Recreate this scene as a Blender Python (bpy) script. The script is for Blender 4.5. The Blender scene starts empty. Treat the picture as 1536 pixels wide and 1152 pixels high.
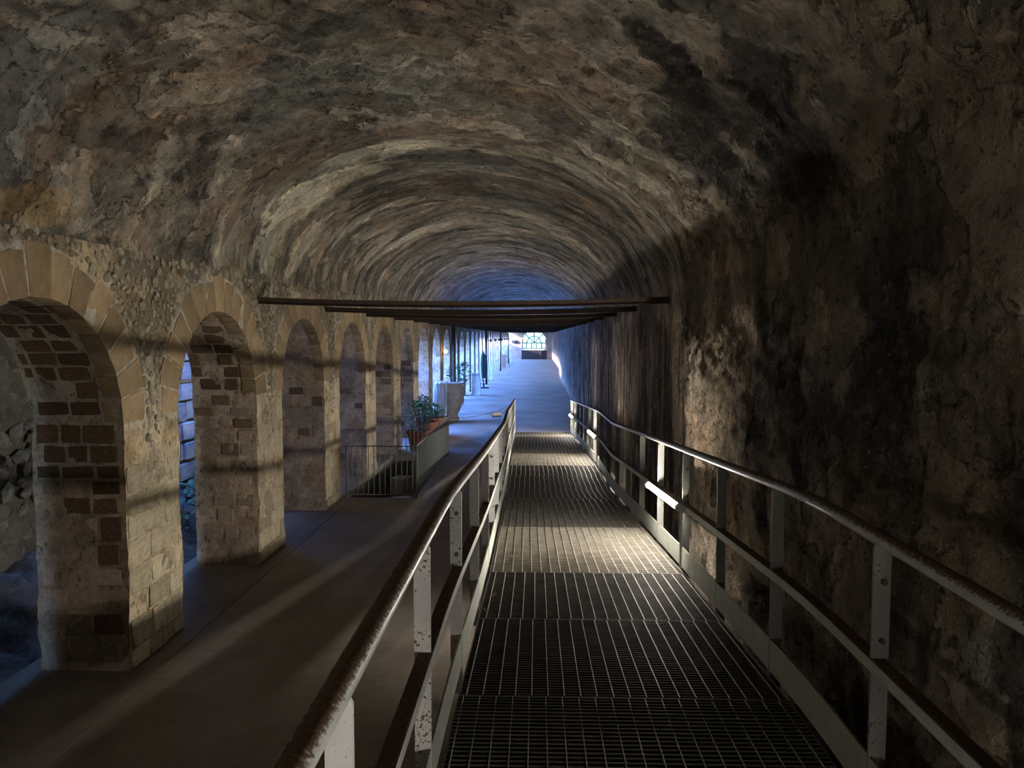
import bpy, bmesh, math, random
import numpy as np
from mathutils import Vector, Matrix
random.seed(7)
S = bpy.context.scene
COL = S.collection

# ------------------------------------------------------------------ camera
EYE = 2.82
YAW = math.atan(36 / 1130); PIT = math.atan(71 / 1130)
cd = bpy.data.cameras.new('camera'); cam = bpy.data.objects.new('camera', cd); COL.objects.link(cam)
cd.sensor_width = 36.0; cd.lens = 36.0 * 1130 / 1536; cd.clip_start = 0.05; cd.clip_end = 400
cam.location = (0, 0, EYE); cam.rotation_euler = (math.pi / 2 - PIT, 0, YAW)
S.camera = cam

# ------------------------------------------------------------------ sky, sun, exposure
SKY_STRENGTH = 14.5
SUN_STRENGTH = 25.0
TUBE_POWER = 390.0
S.view_settings.view_transform = 'Standard'
S.view_settings.look = 'None'
S.view_settings.gamma = 1.0
S.view_settings.use_curve_mapping = False
S.view_settings.exposure = 0.0
S.cycles.max_bounces = 5; S.cycles.diffuse_bounces = 3; S.cycles.adaptive_threshold = 0.03; S.cycles.glossy_bounces = 2; S.cycles.transparent_max_bounces = 6
sun_dir = Vector((0.88, 0.37, -0.30)).normalized()      # the way the light travels
w = bpy.data.worlds.new('world'); S.world = w; w.use_nodes = True
nt = w.node_tree; nt.nodes.clear()
sky = nt.nodes.new('ShaderNodeTexSky'); sky.sky_type = 'NISHITA'; sky.sun_disc = False
sky.sun_elevation = math.asin(-sun_dir.z); sky.sun_rotation = math.atan2(-sun_dir.x, -sun_dir.y)
sky.air_density = 1.3; sky.dust_density = 0.6; sky.ozone_density = 2.5
mul = nt.nodes.new('ShaderNodeMix'); mul.data_type = 'RGBA'; mul.blend_type = 'MULTIPLY'; mul.inputs[0].default_value = 1.0
mul.inputs[7].default_value = (0.42, 0.66, 1.35, 1)      # the camera is balanced for the lamps, so daylight reads blue
bg = nt.nodes.new('ShaderNodeBackground'); bg.inputs[1].default_value = SKY_STRENGTH
wo = nt.nodes.new('ShaderNodeOutputWorld')
nt.links.new(sky.outputs[0], mul.inputs[6]); nt.links.new(mul.outputs[2], bg.inputs[0]); nt.links.new(bg.outputs[0], wo.inputs[0])
sl = bpy.data.lights.new('sun', 'SUN'); sl.energy = SUN_STRENGTH; sl.angle = 0.01; sl.color = (1.0, 0.93, 0.84)
so = bpy.data.objects.new('sun', sl); COL.objects.link(so); so.location = (-30, 40, 20)
so.rotation_euler = sun_dir.to_track_quat('-Z', 'Y').to_euler()

# ------------------------------------------------------------------ numeric noise
_rng = np.random.RandomState(11)
_perm = np.tile(_rng.permutation(256), 3)
_g = _rng.normal(size=(256, 3)); _g /= np.linalg.norm(_g, axis=1)[:, None]
def pn(p):
    p = np.asarray(p, dtype=np.float64)
    i = np.floor(p).astype(np.int64); f = p - i; i &= 255
    u = f * f * f * (f * (f * 6 - 15) + 10)
    out = np.zeros(len(p))
    for dx in (0, 1):
        for dy in (0, 1):
            for dz in (0, 1):
                h = _perm[_perm[_perm[i[:, 0] + dx] + i[:, 1] + dy] + i[:, 2] + dz]
                g = _g[h]
                d = g[:, 0] * (f[:, 0] - dx) + g[:, 1] * (f[:, 1] - dy) + g[:, 2] * (f[:, 2] - dz)
                wx = u[:, 0] if dx else 1 - u[:, 0]
                wy = u[:, 1] if dy else 1 - u[:, 1]
                wz = u[:, 2] if dz else 1 - u[:, 2]
                out += d * wx * wy * wz
    return out * 1.5
def fbm(p, s, o=4, r=0.5, off=0.0):
    p = np.asarray(p, dtype=np.float64) * np.asarray(s, dtype=np.float64) + off
    a = 1.0; t = np.zeros(len(p))
    for k in range(o):
        t += a * pn(p); p = p * 2.03 + 17.3; a *= r
    return t
def sst(a, b, x):
    t = np.clip((x - a) / (b - a), 0, 1); return t * t * (3 - 2 * t)

# ------------------------------------------------------------------ material helpers
class NT:
    def __init__(s, name):
        s.m = bpy.data.materials.new(name); s.m.use_nodes = True
        s.t = s.m.node_tree; s.t.nodes.clear()
        s.out = s.n('OutputMaterial')
    def n(s, kind, **kw):
        x = s.t.nodes.new('ShaderNode' + kind)
        for k, v in kw.items(): setattr(x, k, v)
        return x
    def l(s, a, b): s.t.links.new(a, b)
    def setv(s, inp, v):
        if hasattr(v, 'bl_idname') or isinstance(v, bpy.types.NodeSocket): s.l(v, inp)
        else: inp.default_value = v
    def coord(s, scale=(1, 1, 1), src='Object'):
        c = s.n('TexCoord'); mp = s.n('Mapping'); mp.inputs['Scale'].default_value = scale
        s.l(c.outputs[src], mp.inputs[0]); return mp.outputs[0]
    def attr(s, name, out='Color'):
        a = s.n('Attribute'); a.attribute_name = name; return a.outputs[out]
    def scale(s, vec, sc):
        mp = s.n('Mapping'); mp.inputs['Scale'].default_value = sc; s.l(vec, mp.inputs[0]); return mp.outputs[0]
    def noise(s, vec, scale, detail=6, rough=0.6, dist=0.0):
        x = s.n('TexNoise'); x.inputs['Scale'].default_value = scale; x.inputs['Detail'].default_value = detail
        x.inputs['Roughness'].default_value = rough; x.inputs['Distortion'].default_value = dist
        s.l(vec, x.inputs['Vector']); return x.outputs[0]
    def voro(s, vec, scale, feature='F1', out='Distance', rand=1.0):
        x = s.n('TexVoronoi'); x.feature = feature; x.inputs['Scale'].default_value = scale
        x.inputs['Randomness'].default_value = rand
        s.l(vec, x.inputs['Vector']); return x.outputs[out]
    def rng(s, v, a, b, c=0.0, d=1.0):
        x = s.n('MapRange'); s.l(v, x.inputs[0])
        for i, q in zip((1, 2, 3, 4), (a, b, c, d)): x.inputs[i].default_value = q
        return x.outputs[0]
    def math(s, op, a, b=0.0):
        x = s.n('Math'); x.operation = op; s.setv(x.inputs[0], a); s.setv(x.inputs[1], b); return x.outputs[0]
    def mix(s, f, a, b, mode='MIX'):
        x = s.n('Mix'); x.data_type = 'RGBA'; x.blend_type = mode
        s.setv(x.inputs[0], f)
        for inp, v in ((x.inputs[6], a), (x.inputs[7], b)):
            if isinstance(v, tuple) and len(v) == 3: v = v + (1.0,)
            s.setv(inp, v)
        return x.outputs[2]
    def mixf(s, f, a, b):
        x = s.n('Mix'); x.data_type = 'FLOAT'; s.setv(x.inputs[0], f); s.setv(x.inputs[2], a); s.setv(x.inputs[3], b); return x.outputs[0]
    def grey(s, v):
        x = s.n('CombineColor')
        for i in range(3): s.l(v, x.inputs[i])
        return x.outputs[0]
    def bump(s, h, strength=0.5, dist=0.02, prev=None):
        x = s.n('Bump'); x.inputs['Strength'].default_value = strength; x.inputs['Distance'].default_value = dist
        s.l(h, x.inputs['Height'])
        if prev is not None: s.l(prev, x.inputs['Normal'])
        return x.outputs[0]
    def bsdf(s, col, rough=0.9, metal=0.0, normal=None, spec=0.3, **kw):
        b = s.n('BsdfPrincipled')
        if isinstance(col, tuple) and len(col) == 3: col = col + (1.0,)
        s.setv(b.inputs['Base Color'], col); s.setv(b.inputs['Roughness'], rough); s.setv(b.inputs['Metallic'], metal)
        b.inputs['Specular IOR Level'].default_value = spec
        for k, v in kw.items(): s.setv(b.inputs[k], v)
        if normal is not None: s.l(normal, b.inputs['Normal'])
        s.l(b.outputs[0], s.out.inputs[0]); return b
M = {}

# vault and retaining-wall plaster: zone colours from the mesh, grain from nodes
def mat_vault():
    t = NT('old_vault_plaster')
    suv = t.attr('suv', 'Vector'); zone = t.attr('zone'); st = t.attr('streak', 'Fac'); rg = t.attr('rough', 'Fac')
    obj = t.coord()
    nf = t.noise(obj, 5.0, 8, 0.71)
    ns = t.noise(t.scale(suv, (3.0, 0.95, 1)), 1.0, 6, 0.70, 0.5)
    ns2 = t.noise(t.scale(suv, (11.0, 3.6, 1)), 1.0, 4, 0.72, 0.3)
    nsx = t.math('ADD', t.math('MULTIPLY', ns, 0.62), t.math('MULTIPLY', ns2, 0.38))
    v = t.mixf(st, nf, nsx)
    k = t.rng(v, 0.37, 0.64, 0.50, 1.60)
    col = t.mix(1.0, zone, t.grey(k), 'MULTIPLY')
    # warm and cool drift
    hb = t.rng(t.noise(obj, 1.3, 5, 0.6), 0.48, 0.62)
    col = t.mix(t.math('MULTIPLY', hb, 0.4), col, t.mix(1.0, col, (1.22, 0.94, 0.72), 'MULTIPLY'))
    # pale lime specks and dark pits
    sp = t.rng(t.noise(obj, 30, 4, 0.75), 0.60, 0.68)
    col = t.mix(t.math('MULTIPLY', sp, t.math('MULTIPLY', rg, 0.55)), col, (0.50, 0.46, 0.37))
    pit = t.rng(t.noise(obj, 17, 6, 0.72), 0.36, 0.43, 1.0, 0.0)
    col = t.mix(t.math('MULTIPLY', pit, 0.75), col, (0.03, 0.026, 0.022))
    # lost plaster: ragged layers with sharp edges
    nl = t.noise(t.scale(suv, (1.25, 0.85, 1)), 1.0, 8, 0.58, 0.25)
    lm = t.rng(nl, 0.500, 0.510)
    col = t.mix(t.math('MULTIPLY', lm, 0.75), col, t.mix(1.0, col, (0.52, 0.53, 0.53), 'MULTIPLY'))
    le = t.rng(t.math('ABSOLUTE', t.math('SUBTRACT', nl, 0.503)), 0.0, 0.009, 1.0, 0.0)
    col = t.mix(t.math('MULTIPLY', le, 0.65), col, (0.03, 0.025, 0.02))
    ch = t.rng(t.noise(t.scale(suv, (4.0, 2.4, 1)), 1.0, 6, 0.66, 0.2), 0.575, 0.592)
    col = t.mix(t.math('MULTIPLY', ch, 0.45), col, t.mix(1.0, col, (2.0, 1.95, 1.85), 'MULTIPLY'))
    # hairline cracks
    wv = t.n('VectorMath'); wv.operation = 'ADD'; t.l(obj, wv.inputs[0])
    wn = t.n('TexNoise'); wn.inputs['Scale'].default_value = 2.5; wn.inputs['Detail'].default_value = 4; t.l(obj, wn.inputs['Vector'])
    wsc = t.n('VectorMath'); wsc.operation = 'SCALE'; wsc.inputs[3].default_value = 0.5; t.l(wn.outputs[1], wsc.inputs[0]); t.l(wsc.outputs[0], wv.inputs[1])
    cr = t.rng(t.voro(wv.outputs[0], 1.1, 'DISTANCE_TO_EDGE'), 0.0, 0.014, 1.0, 0.0)
    crm = t.math('MULTIPLY', cr, t.rng(t.noise(obj, 0.9, 3), 0.47, 0.56))
    col = t.mix(t.math('MULTIPLY', crm, 0.45), col, (0.02, 0.018, 0.015))
    h = t.math('ADD', t.math('MULTIPLY', nf, 0.6), t.math('MULTIPLY', t.noise(obj, 20, 5, 0.75), t.mixf(rg, 0.15, 0.75)))
    h = t.math('SUBTRACT', h, t.math('MULTIPLY', pit, 0.14))
    h = t.math('ADD', h, t.math('MULTIPLY', ns, t.math('MULTIPLY', st, 0.3)))
    h = t.math('SUBTRACT', h, t.math('MULTIPLY', lm, 0.5)); h = t.math('ADD', h, t.math('MULTIPLY', ch, 0.12))
    t.bsdf(col, 0.92, normal=t.bump(h, 1.0, 0.065), spec=0.2)
    return t.m
M['vault'] = mat_vault()

def mat_pier():
    t = NT('worn_pier_masonry')
    zone = t.attr('zone'); obj = t.coord()
    n1 = t.noise(obj, 3.2, 10, 0.66); n2 = t.noise(obj, 14, 8, 0.7)
    k = t.rng(t.math('ADD', t.math('MULTIPLY', n1, 0.6), t.math('MULTIPLY', n2, 0.4)), 0.38, 0.64, 0.55, 1.35)
    col = t.mix(1.0, zone, t.grey(k), 'MULTIPLY')
    hb = t.rng(t.noise(obj, 1.7, 5, 0.6), 0.47, 0.62)
    col = t.mix(t.math('MULTIPLY', hb, 0.55), col, t.mix(1.0, col, (1.15, 0.92, 0.66), 'MULTIPLY'))
    pit = t.rng(t.noise(t.scale(obj, (1, 1, 0.6)), 26, 5, 0.7), 0.37, 0.44, 1.0, 0.0)
    col = t.mix(t.math('MULTIPLY', pit, 0.65), col, (0.05, 0.042, 0.034))
    sp = t.rng(t.noise(obj, 21, 4, 0.7), 0.60, 0.67)
    col = t.mix(t.math('MULTIPLY', sp, 0.35), col, (0.62, 0.57, 0.47))
    h = t.math('ADD', t.math('MULTIPLY', n1, 0.5), t.math('MULTIPLY', n2, 0.4))
    h = t.math('SUBTRACT', h, t.math('MULTIPLY', pit, 0.15))
    t.bsdf(col, 0.93, normal=t.bump(h, 0.8, 0.045), spec=0.2)
    return t.m
M['pier'] = mat_pier()

def mat_stone(name, c1, c2, scale=6, rough=0.92, bump=0.6, bd=0.02, pits=0.5):
    t = NT(name); obj = t.coord()
    oi = t.n('ObjectInfo')
    n1 = t.noise(obj, scale, 9, 0.66); n2 = t.noise(obj, scale * 5, 6, 0.7)
    col = t.mix(t.rng(n1, 0.35, 0.66), c1, c2)
    col = t.mix(1.0, col, t.grey(t.rng(oi.outputs['Random'], 0, 1, 0.72, 1.25)), 'MULTIPLY')
    pit = t.rng(n2, 0.33, 0.42, 1.0, 0.0)
    col = t.mix(t.math('MULTIPLY', pit, pits), col, (0.05, 0.04, 0.03))
    t.bsdf(col, rough, normal=t.bump(t.math('ADD', n1, t.math('MULTIPLY', n2, 0.4)), bump, bd), spec=0.2)
    return t.m
M['tuff'] = mat_stone('brown_tuff', (0.10, 0.066, 0.043), (0.19, 0.128, 0.082))
M['tuffpale'] = mat_stone('dull_brown_tuff', (0.14, 0.10, 0.072), (0.23, 0.17, 0.12))
M['vouss'] = mat_stone('tan_voussoir_tuff', (0.22, 0.155, 0.09), (0.38, 0.285, 0.175), 4)
M['lime'] = mat_stone('pale_limestone', (0.36, 0.305, 0.215), (0.60, 0.525, 0.385), 5)
M['pink'] = mat_stone('pinkish_plastered_stone', (0.33, 0.255, 0.20), (0.49, 0.39, 0.315), 5, pits=0.3)
M['rubble'] = mat_stone('rubble_stone', (0.24, 0.21, 0.16), (0.48, 0.425, 0.335), 9)
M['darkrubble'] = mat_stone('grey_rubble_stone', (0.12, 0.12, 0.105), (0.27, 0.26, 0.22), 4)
M['marble'] = mat_stone('weathered_marble', (0.42, 0.40, 0.38), (0.66, 0.64, 0.62), 4, 0.7, 0.4, 0.015, 0.25)
M['urnstone'] = mat_stone('grey_urn_stone', (0.20, 0.18, 0.16), (0.34, 0.31, 0.28), 4, pits=0.4)
M['terracotta'] = mat_stone('terracotta', (0.22, 0.075, 0.042), (0.32, 0.125, 0.075), 5, 0.8, 0.3, 0.01, 0.2)
M['soil'] = mat_stone('dark_soil', (0.05, 0.045, 0.04), (0.16, 0.15, 0.135), 3, 0.95, 1.0, 0.06)
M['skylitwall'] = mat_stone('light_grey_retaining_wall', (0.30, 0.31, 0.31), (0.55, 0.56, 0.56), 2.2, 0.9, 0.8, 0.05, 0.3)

def mat_concrete():
    t = NT('floor_concrete'); obj = t.coord()
    n1 = t.noise(obj, 0.7, 6, 0.6); n2 = t.noise(obj, 6, 10, 0.7); n3 = t.noise(obj, 60, 3, 0.6)
    col = t.mix(t.rng(n1, 0.35, 0.65), (0.20, 0.165, 0.14), (0.30, 0.262, 0.232))
    col = t.mix(1.0, col, t.grey(t.rng(n2, 0.3, 0.7, 0.78, 1.2)), 'MULTIPLY')
    sp = t.rng(t.noise(obj, 24, 2, 0.5), 0.27, 0.31, 1.0, 0.0)
    col = t.mix(t.math('MULTIPLY', sp, 0.7), col, (0.035, 0.03, 0.026))
    t.bsdf(col, t.rng(n2, 0.3, 0.7, 0.55, 0.8), normal=t.bump(t.math('ADD', n2, t.math('MULTIPLY', n3, 0.15)), 0.25, 0.01), spec=0.35)
    return t.m
M['concrete'] = mat_concrete()

def mat_painted_steel(name, paint, rust, amount, topness=0.0, rough=0.5):
    t = NT(name); obj = t.coord(src='Object'); geo = t.n('NewGeometry')
    n1 = t.noise(obj, 6, 6, 0.6); n2 = t.noise(obj, 85, 4, 0.6)
    fl = t.rng(t.math('ADD', t.math('MULTIPLY', n1, 0.35), t.math('MULTIPLY', n2, 0.65)), amount, amount + 0.03)
    if topness:
        sx = t.n('SeparateXYZ'); t.l(geo.outputs['Normal'], sx.inputs[0])
        tp = t.rng(t.math('ADD', sx.outputs[2], t.math('MULTIPLY', t.math('SUBTRACT', n2, 0.5), 1.6)), topness, topness + 0.3)
        fl = t.math('MAXIMUM', fl, tp)
    pc = t.mix(1.0, paint, t.grey(t.rng(n1, 0.3, 0.7, 0.8, 1.12)), 'MULTIPLY')
    rc = t.mix(t.rng(n2, 0.35, 0.65), rust, tuple(0.62 * c for c in rust))
    col = t.mix(fl, pc, rc)
    t.bsdf(col, t.rng(fl, 0, 1, rough, 0.85), normal=t.bump(t.math('ADD', fl, n2), 0.25, 0.002), spec=0.4)
    return t.m
M['post'] = mat_painted_steel('rust_flecked_pale_steel', (0.46, 0.46, 0.46), (0.16, 0.085, 0.04), 0.575)
M['shadedpost'] = mat_painted_steel('shaded_post_steel', (0.20, 0.205, 0.19), (0.12, 0.075, 0.04), 0.60)  # right-hand posts: their dimness put into a darker copy of the post steel
M['rail'] = mat_painted_steel('worn_handrail_steel', (0.36, 0.37, 0.355), (0.15, 0.092, 0.06), 0.66, 0.5, 0.38)
M['midrail'] = mat_painted_steel('brown_topped_rail_steel', (0.38, 0.385, 0.36), (0.10, 0.055, 0.035), 0.66, 0.5, 0.5)
M['kick'] = mat_painted_steel('grey_kick_plate_steel', (0.36, 0.37, 0.33), (0.12, 0.08, 0.05), 0.68, 0.7, 0.5)
M['beam'] = mat_painted_steel('dark_rusty_iron', (0.035, 0.028, 0.023), (0.10, 0.055, 0.032), 0.50, 0, 0.6)
M['blackiron'] = mat_painted_steel('black_painted_iron', (0.045, 0.045, 0.045), (0.10, 0.07, 0.05), 0.64, 0, 0.5)
M['fence'] = mat_painted_steel('grey_painted_fence_iron', (0.17, 0.18, 0.175), (0.12, 0.08, 0.05), 0.66, 0, 0.55)

def simple(name, c, rough=0.6, metal=0.0, spec=0.4, var=0.2, sc=12):
    t = NT(name); n = t.noise(t.coord(), sc, 5, 0.6)
    col = t.mix(1.0, c, t.grey(t.rng(n, 0.3, 0.7, 1 - var, 1 + var)), 'MULTIPLY')
    t.bsdf(col, rough, metal, spec=spec, normal=t.bump(n, 0.15, 0.004)); return t.m
M['bearing'] = simple('dusty_grating_bar', (0.05, 0.046, 0.038), 0.7, 0.1, 0.3, 0.35, 9)
M['litbar'] = simple('lamplit_grating_bar', (0.155, 0.14, 0.112), 0.75, 0.0, 0.3, 0.3, 9)  # paler bars for panels under the tube lamps: lamplight put into the colour
M['rod'] = simple('bright_twisted_rod', (0.30, 0.29, 0.262), 0.6, 0.2, 0.4, 0.25, 9)
M['bolt'] = simple('dark_bolt', (0.10, 0.10, 0.10), 0.45, 0.6)
M['cap'] = simple('grey_lamp_cap', (0.42, 0.43, 0.44), 0.45)
M['greencloth'] = simple('dark_green_parasol_cloth', (0.018, 0.035, 0.04), 0.85)
M['wood'] = simple('dark_door_wood', (0.022, 0.017, 0.016), 0.6)
M['frame'] = simple('window_frame_paint', (0.03, 0.05, 0.05), 0.5)
M['sign'] = simple('pale_sign_plate', (0.5, 0.47, 0.4), 0.6)
M['rope'] = simple('dark_rope', (0.05, 0.05, 0.06), 0.8)
M['leaf'] = simple('green_leaf', (0.06, 0.17, 0.045), 0.5, 0, 0.4, 0.45, 3)
M['deadleaf'] = simple('brown_dead_leaf', (0.22, 0.11, 0.04), 0.7)
M['stem'] = simple('brown_stem', (0.10, 0.07, 0.04), 0.8)
M['endplaster'] = mat_stone('pink_brown_end_wall', (0.26, 0.17, 0.135), (0.40, 0.29, 0.245), 1.2, 0.9, 0.5, 0.03, 0.2)

t = NT('lamp_tube_glow'); e = t.n('Emission'); e.inputs[0].default_value = (1.0, 0.93, 0.80, 1); e.inputs[1].default_value = TUBE_POWER
t.l(e.outputs[0], t.out.inputs[0]); M['tube'] = t.m
t = NT('amber_bulb_glow'); e = t.n('Emission'); e.inputs[0].default_value = (1.0, 0.50, 0.12, 1); e.inputs[1].default_value = 60
t.l(e.outputs[0], t.out.inputs[0]); M['amber'] = t.m
t = NT('cloudy_window_glass')
tr = t.n('BsdfTranslucent'); tr.inputs[0].default_value = (0.36, 0.44, 0.33, 1)
tp = t.n('BsdfTransparent'); tp.inputs[0].default_value = (0.36, 0.36, 0.24, 1)
gl = t.n('BsdfGlossy'); gl.inputs['Roughness'].default_value = 0.1
m1 = t.n('MixShader'); m1.inputs[0].default_value = 0.45; t.l(tr.outputs[0], m1.inputs[1]); t.l(tp.outputs[0], m1.inputs[2])
m2 = t.n('MixShader'); m2.inputs[0].default_value = 0.06; t.l(m1.outputs[0], m2.inputs[1]); t.l(gl.outputs[0], m2.inputs[2])
t.l(m2.outputs[0], t.out.inputs[0]); M['glass'] = t.m
t = NT('milky_plastic_sheet')
pb = t.n('BsdfPrincipled'); pb.inputs['Base Color'].default_value = (0.75, 0.78, 0.80, 1); pb.inputs['Roughness'].default_value = 0.25
tl = t.n('BsdfTranslucent'); tl.inputs[0].default_value = (0.8, 0.85, 0.9, 1)
m1 = t.n('MixShader'); m1.inputs[0].default_value = 0.45; t.l(pb.outputs[0], m1.inputs[1]); t.l(tl.outputs[0], m1.inputs[2]); t.l(m1.outputs[0], t.out.inputs[0])
M['plastic'] = t.m

# ------------------------------------------------------------------ object helpers
def link(name, me, mat=None, parent=None, loc=None, rot=None):
    o = bpy.data.objects.new(name, me); COL.objects.link(o)
    if mat is not None and me is not None and len(me.materials) == 0: me.materials.append(M[mat])
    if parent is not None: o.parent = parent
    if loc is not None: o.location = loc
    if rot is not None: o.rotation_euler = rot
    return o
def tag(o, label, cat, group=None, kind=None):
    o['label'] = label; o['category'] = cat
    if group: o['group'] = group
    if kind: o['kind'] = kind
    return o
def empty(name, loc=(0, 0, 0), rz=0.0):
    o = bpy.data.objects.new(name, None); COL.objects.link(o); o.location = loc; o.rotation_euler.z = rz
    o.empty_display_size = 0.1
    return o
class MB:
    def __init__(s): s.v = []; s.f = []
    def add(s, vs, fs):
        b = len(s.v); s.v += [tuple(x) for x in vs]; s.f += [tuple(b + i for i in f) for f in fs]; return s
    def box(s, a, b):
        (x0, y0, z0), (x1, y1, z1) = a, b
        return s.add([(x0, y0, z0), (x1, y0, z0), (x1, y1, z0), (x0, y1, z0), (x0, y0, z1), (x1, y0, z1), (x1, y1, z1), (x0, y1, z1)],
                     [(0, 3, 2, 1), (4, 5, 6, 7), (0, 1, 5, 4), (1, 2, 6, 5), (2, 3, 7, 6), (3, 0, 4, 7)])
    def sweep(s, path, sec, closed=True, caps=True):
        # sec: list of (a, b): a along the side vector, b along the up vector
        n = len(sec); b = len(s.v); P = [Vector(p) for p in path]
        for i, p in enumerate(P):
            d = (P[min(i + 1, len(P) - 1)] - P[max(i - 1, 0)]).normalized()
            ref = Vector((0, 0, 1)) if abs(d.z) < 0.95 else Vector((0, 1, 0))
            side = d.cross(ref).normalized(); up = side.cross(d).normalized()
            for (q, r) in sec: s.v.append(tuple(p + side * q + up * r))
        for i in range(len(P) - 1):
            for j in range(n):
                k = (j + 1) % n
                s.f.append((b + i * n + j, b + i * n + k, b + (i + 1) * n + k, b + (i + 1) * n + j))
        if caps:
            s.f.append(tuple(b + j for j in reversed(range(n)))); s.f.append(tuple(b + (len(P) - 1) * n + j for j in range(n)))
        return s
    def tube(s, path, r, n=10):
        return s.sweep(path, [(r * math.cos(2 * math.pi * j / n), r * math.sin(2 * math.pi * j / n)) for j in range(n)])
    def lathe(s, prof, n=20, c=(0, 0, 0), wob=None):
        b = len(s.v)
        for (r, z) in prof:
            for j in range(n):
                a = 2 * math.pi * j / n; rr = r * (wob(a, z) if wob else 1)
                s.v.append((c[0] + rr * math.cos(a), c[1] + rr * math.sin(a), c[2] + z))
        for i in range(len(prof) - 1):
            for j in range(n):
                k = (j + 1) % n; s.f.append((b + i * n + j, b + i * n + k, b + (i + 1) * n + k, b + (i + 1) * n + j))
        s.f.append(tuple(b + j for j in reversed(range(n)))); s.f.append(tuple(b + (len(prof) - 1) * n + j for j in range(n)))
        return s
    def mesh(s, name, smooth=False):
        me = bpy.data.meshes.new(name); me.from_pydata(s.v, [], s.f); me.update()
        if smooth: me.polygons.foreach_set('use_smooth', [True] * len(me.polygons))
        return me
    def build(s, name, mat, parent=None, loc=None, smooth=False, rot=None):
        return link(name, s.mesh(name, smooth), mat, parent, loc, rot)
def npmesh(name, V, F, mat, zone=None, suv=None, streak=None, rough=None, smooth=True):
    me = bpy.data.meshes.new(name)
    nv, nf = len(V), len(F)
    me.vertices.add(nv); me.vertices.foreach_set('co', np.asarray(V, np.float32).ravel())
    me.loops.add(nf * 4); me.loops.foreach_set('vertex_index', np.asarray(F, np.int32).ravel())
    me.polygons.add(nf); me.polygons.foreach_set('loop_start', np.arange(0, nf * 4, 4, dtype=np.int32))
    me.polygons.foreach_set('loop_total', np.full(nf, 4, np.int32))
    me.update(calc_edges=True)
    me.polygons.foreach_set('use_smooth', np.full(nf, smooth))
    if zone is not None:
        a = me.attributes.new('zone', 'FLOAT_COLOR', 'POINT'); c = np.ones((nv, 4), np.float32); c[:, :3] = zone; a.data.foreach_set('color', c.ravel())
    if suv is not None:
        a = me.attributes.new('suv', 'FLOAT_VECTOR', 'POINT'); a.data.foreach_set('vector', np.asarray(suv, np.float32).ravel())
    for nm, q in (('streak', streak), ('rough', rough)):
        if q is not None:
            a = me.attributes.new(nm, 'FLOAT', 'POINT'); a.data.foreach_set('value', np.asarray(q, np.float32))
    me.materials.append(M[mat])
    return me
def grid_faces(n, m, off=0, flip=False):
    i, j = np.meshgrid(np.arange(n - 1), np.arange(m - 1), indexing='ij')
    a = (i * m + j).ravel() + off
    q = np.stack([a, a + m, a + m + 1, a + 1], 1)
    return q[:, ::-1] if flip else q
def ordn(i):
    w_ = ['first', 'second', 'third', 'fourth', 'fifth', 'sixth', 'seventh', 'eighth', 'ninth', 'tenth', 'eleventh', 'twelfth', 'thirteenth', 'fourteenth',
          'fifteenth', 'sixteenth', 'seventeenth', 'eighteenth', 'nineteenth', 'twentieth', 'twenty-first', 'twenty-second', 'twenty-third', 'twenty-fourth', 'twenty-fifth']
    return w_[i]

# ------------------------------------------------------------------ tunnel dimensions (floor z = 0)
XL, XR = -3.4, 1.6            # faces of the arcade and of the right-hand wall
XC, AH, RISE = -0.9, 2.5, 1.62
YB, YE = -13.0, 94.0
TH = 0.78                     # thickness of the arcade
PER, AC0, HALF = 2.94, 5.08, 1.0
SPR = 2.10                    # springing height of the arches
def zspring(c): return 3.42 - 0.12 * c

def paint(zone, P, lst, wob):
    # lst: (a, b, radius a, radius b, colour, strength); P: surface coordinates in metres
    for (a, b, ra, rb, c, s_) in lst:
        d = np.sqrt(((P[:, 0] - a) / ra) ** 2 + ((P[:, 1] - b) / rb) ** 2) + wob
        m = (1 - sst(0.75, 1.15, d))[:, None] * s_
        zone[:] = zone * (1 - m) + np.array(c)[None] * m

SOOT = (0.045, 0.042, 0.038); BROWN = (0.185, 0.143, 0.112); PALE = (0.50, 0.465, 0.37); GREY = (0.26, 0.26, 0.245)
GOLD = (0.36, 0.25, 0.12); TAN = (0.27, 0.205, 0.145); OLIVE = (0.215, 0.212, 0.178)

ys = np.concatenate([np.arange(YB, 2.0, 0.2), np.arange(2.0, 9.5, 0.022), np.arange(9.5, 14, 0.04), np.arange(14, 26, 0.1), np.arange(26, YE + 0.5, 0.6)])
ys = ys[ys < YE]; ys = np.append(ys, YE)

def seam_colour(Y):
    q = np.stack([0 * Y + 2.0, Y, 0 * Y + 3.3], 1)
    n = fbm(q, 1.7, 5, 0.6, 91); m = sst(0.0, 0.3, fbm(q, 1.1, 4, 0.6, 95))[:, None]
    c = np.array([0.26, 0.215, 0.17])[None] * (1 + 0.6 * n)[:, None]
    c = c * (1 - 0.7 * m) + np.array(SOOT)[None] * 0.7 * m
    k = (np.exp(-((Y - 6.6) / 1.0) ** 2) * 0.6)[:, None]
    return c * (1 - k) + np.array([0.33, 0.265, 0.19])[None] * k
ARC_END = 7.0
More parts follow.
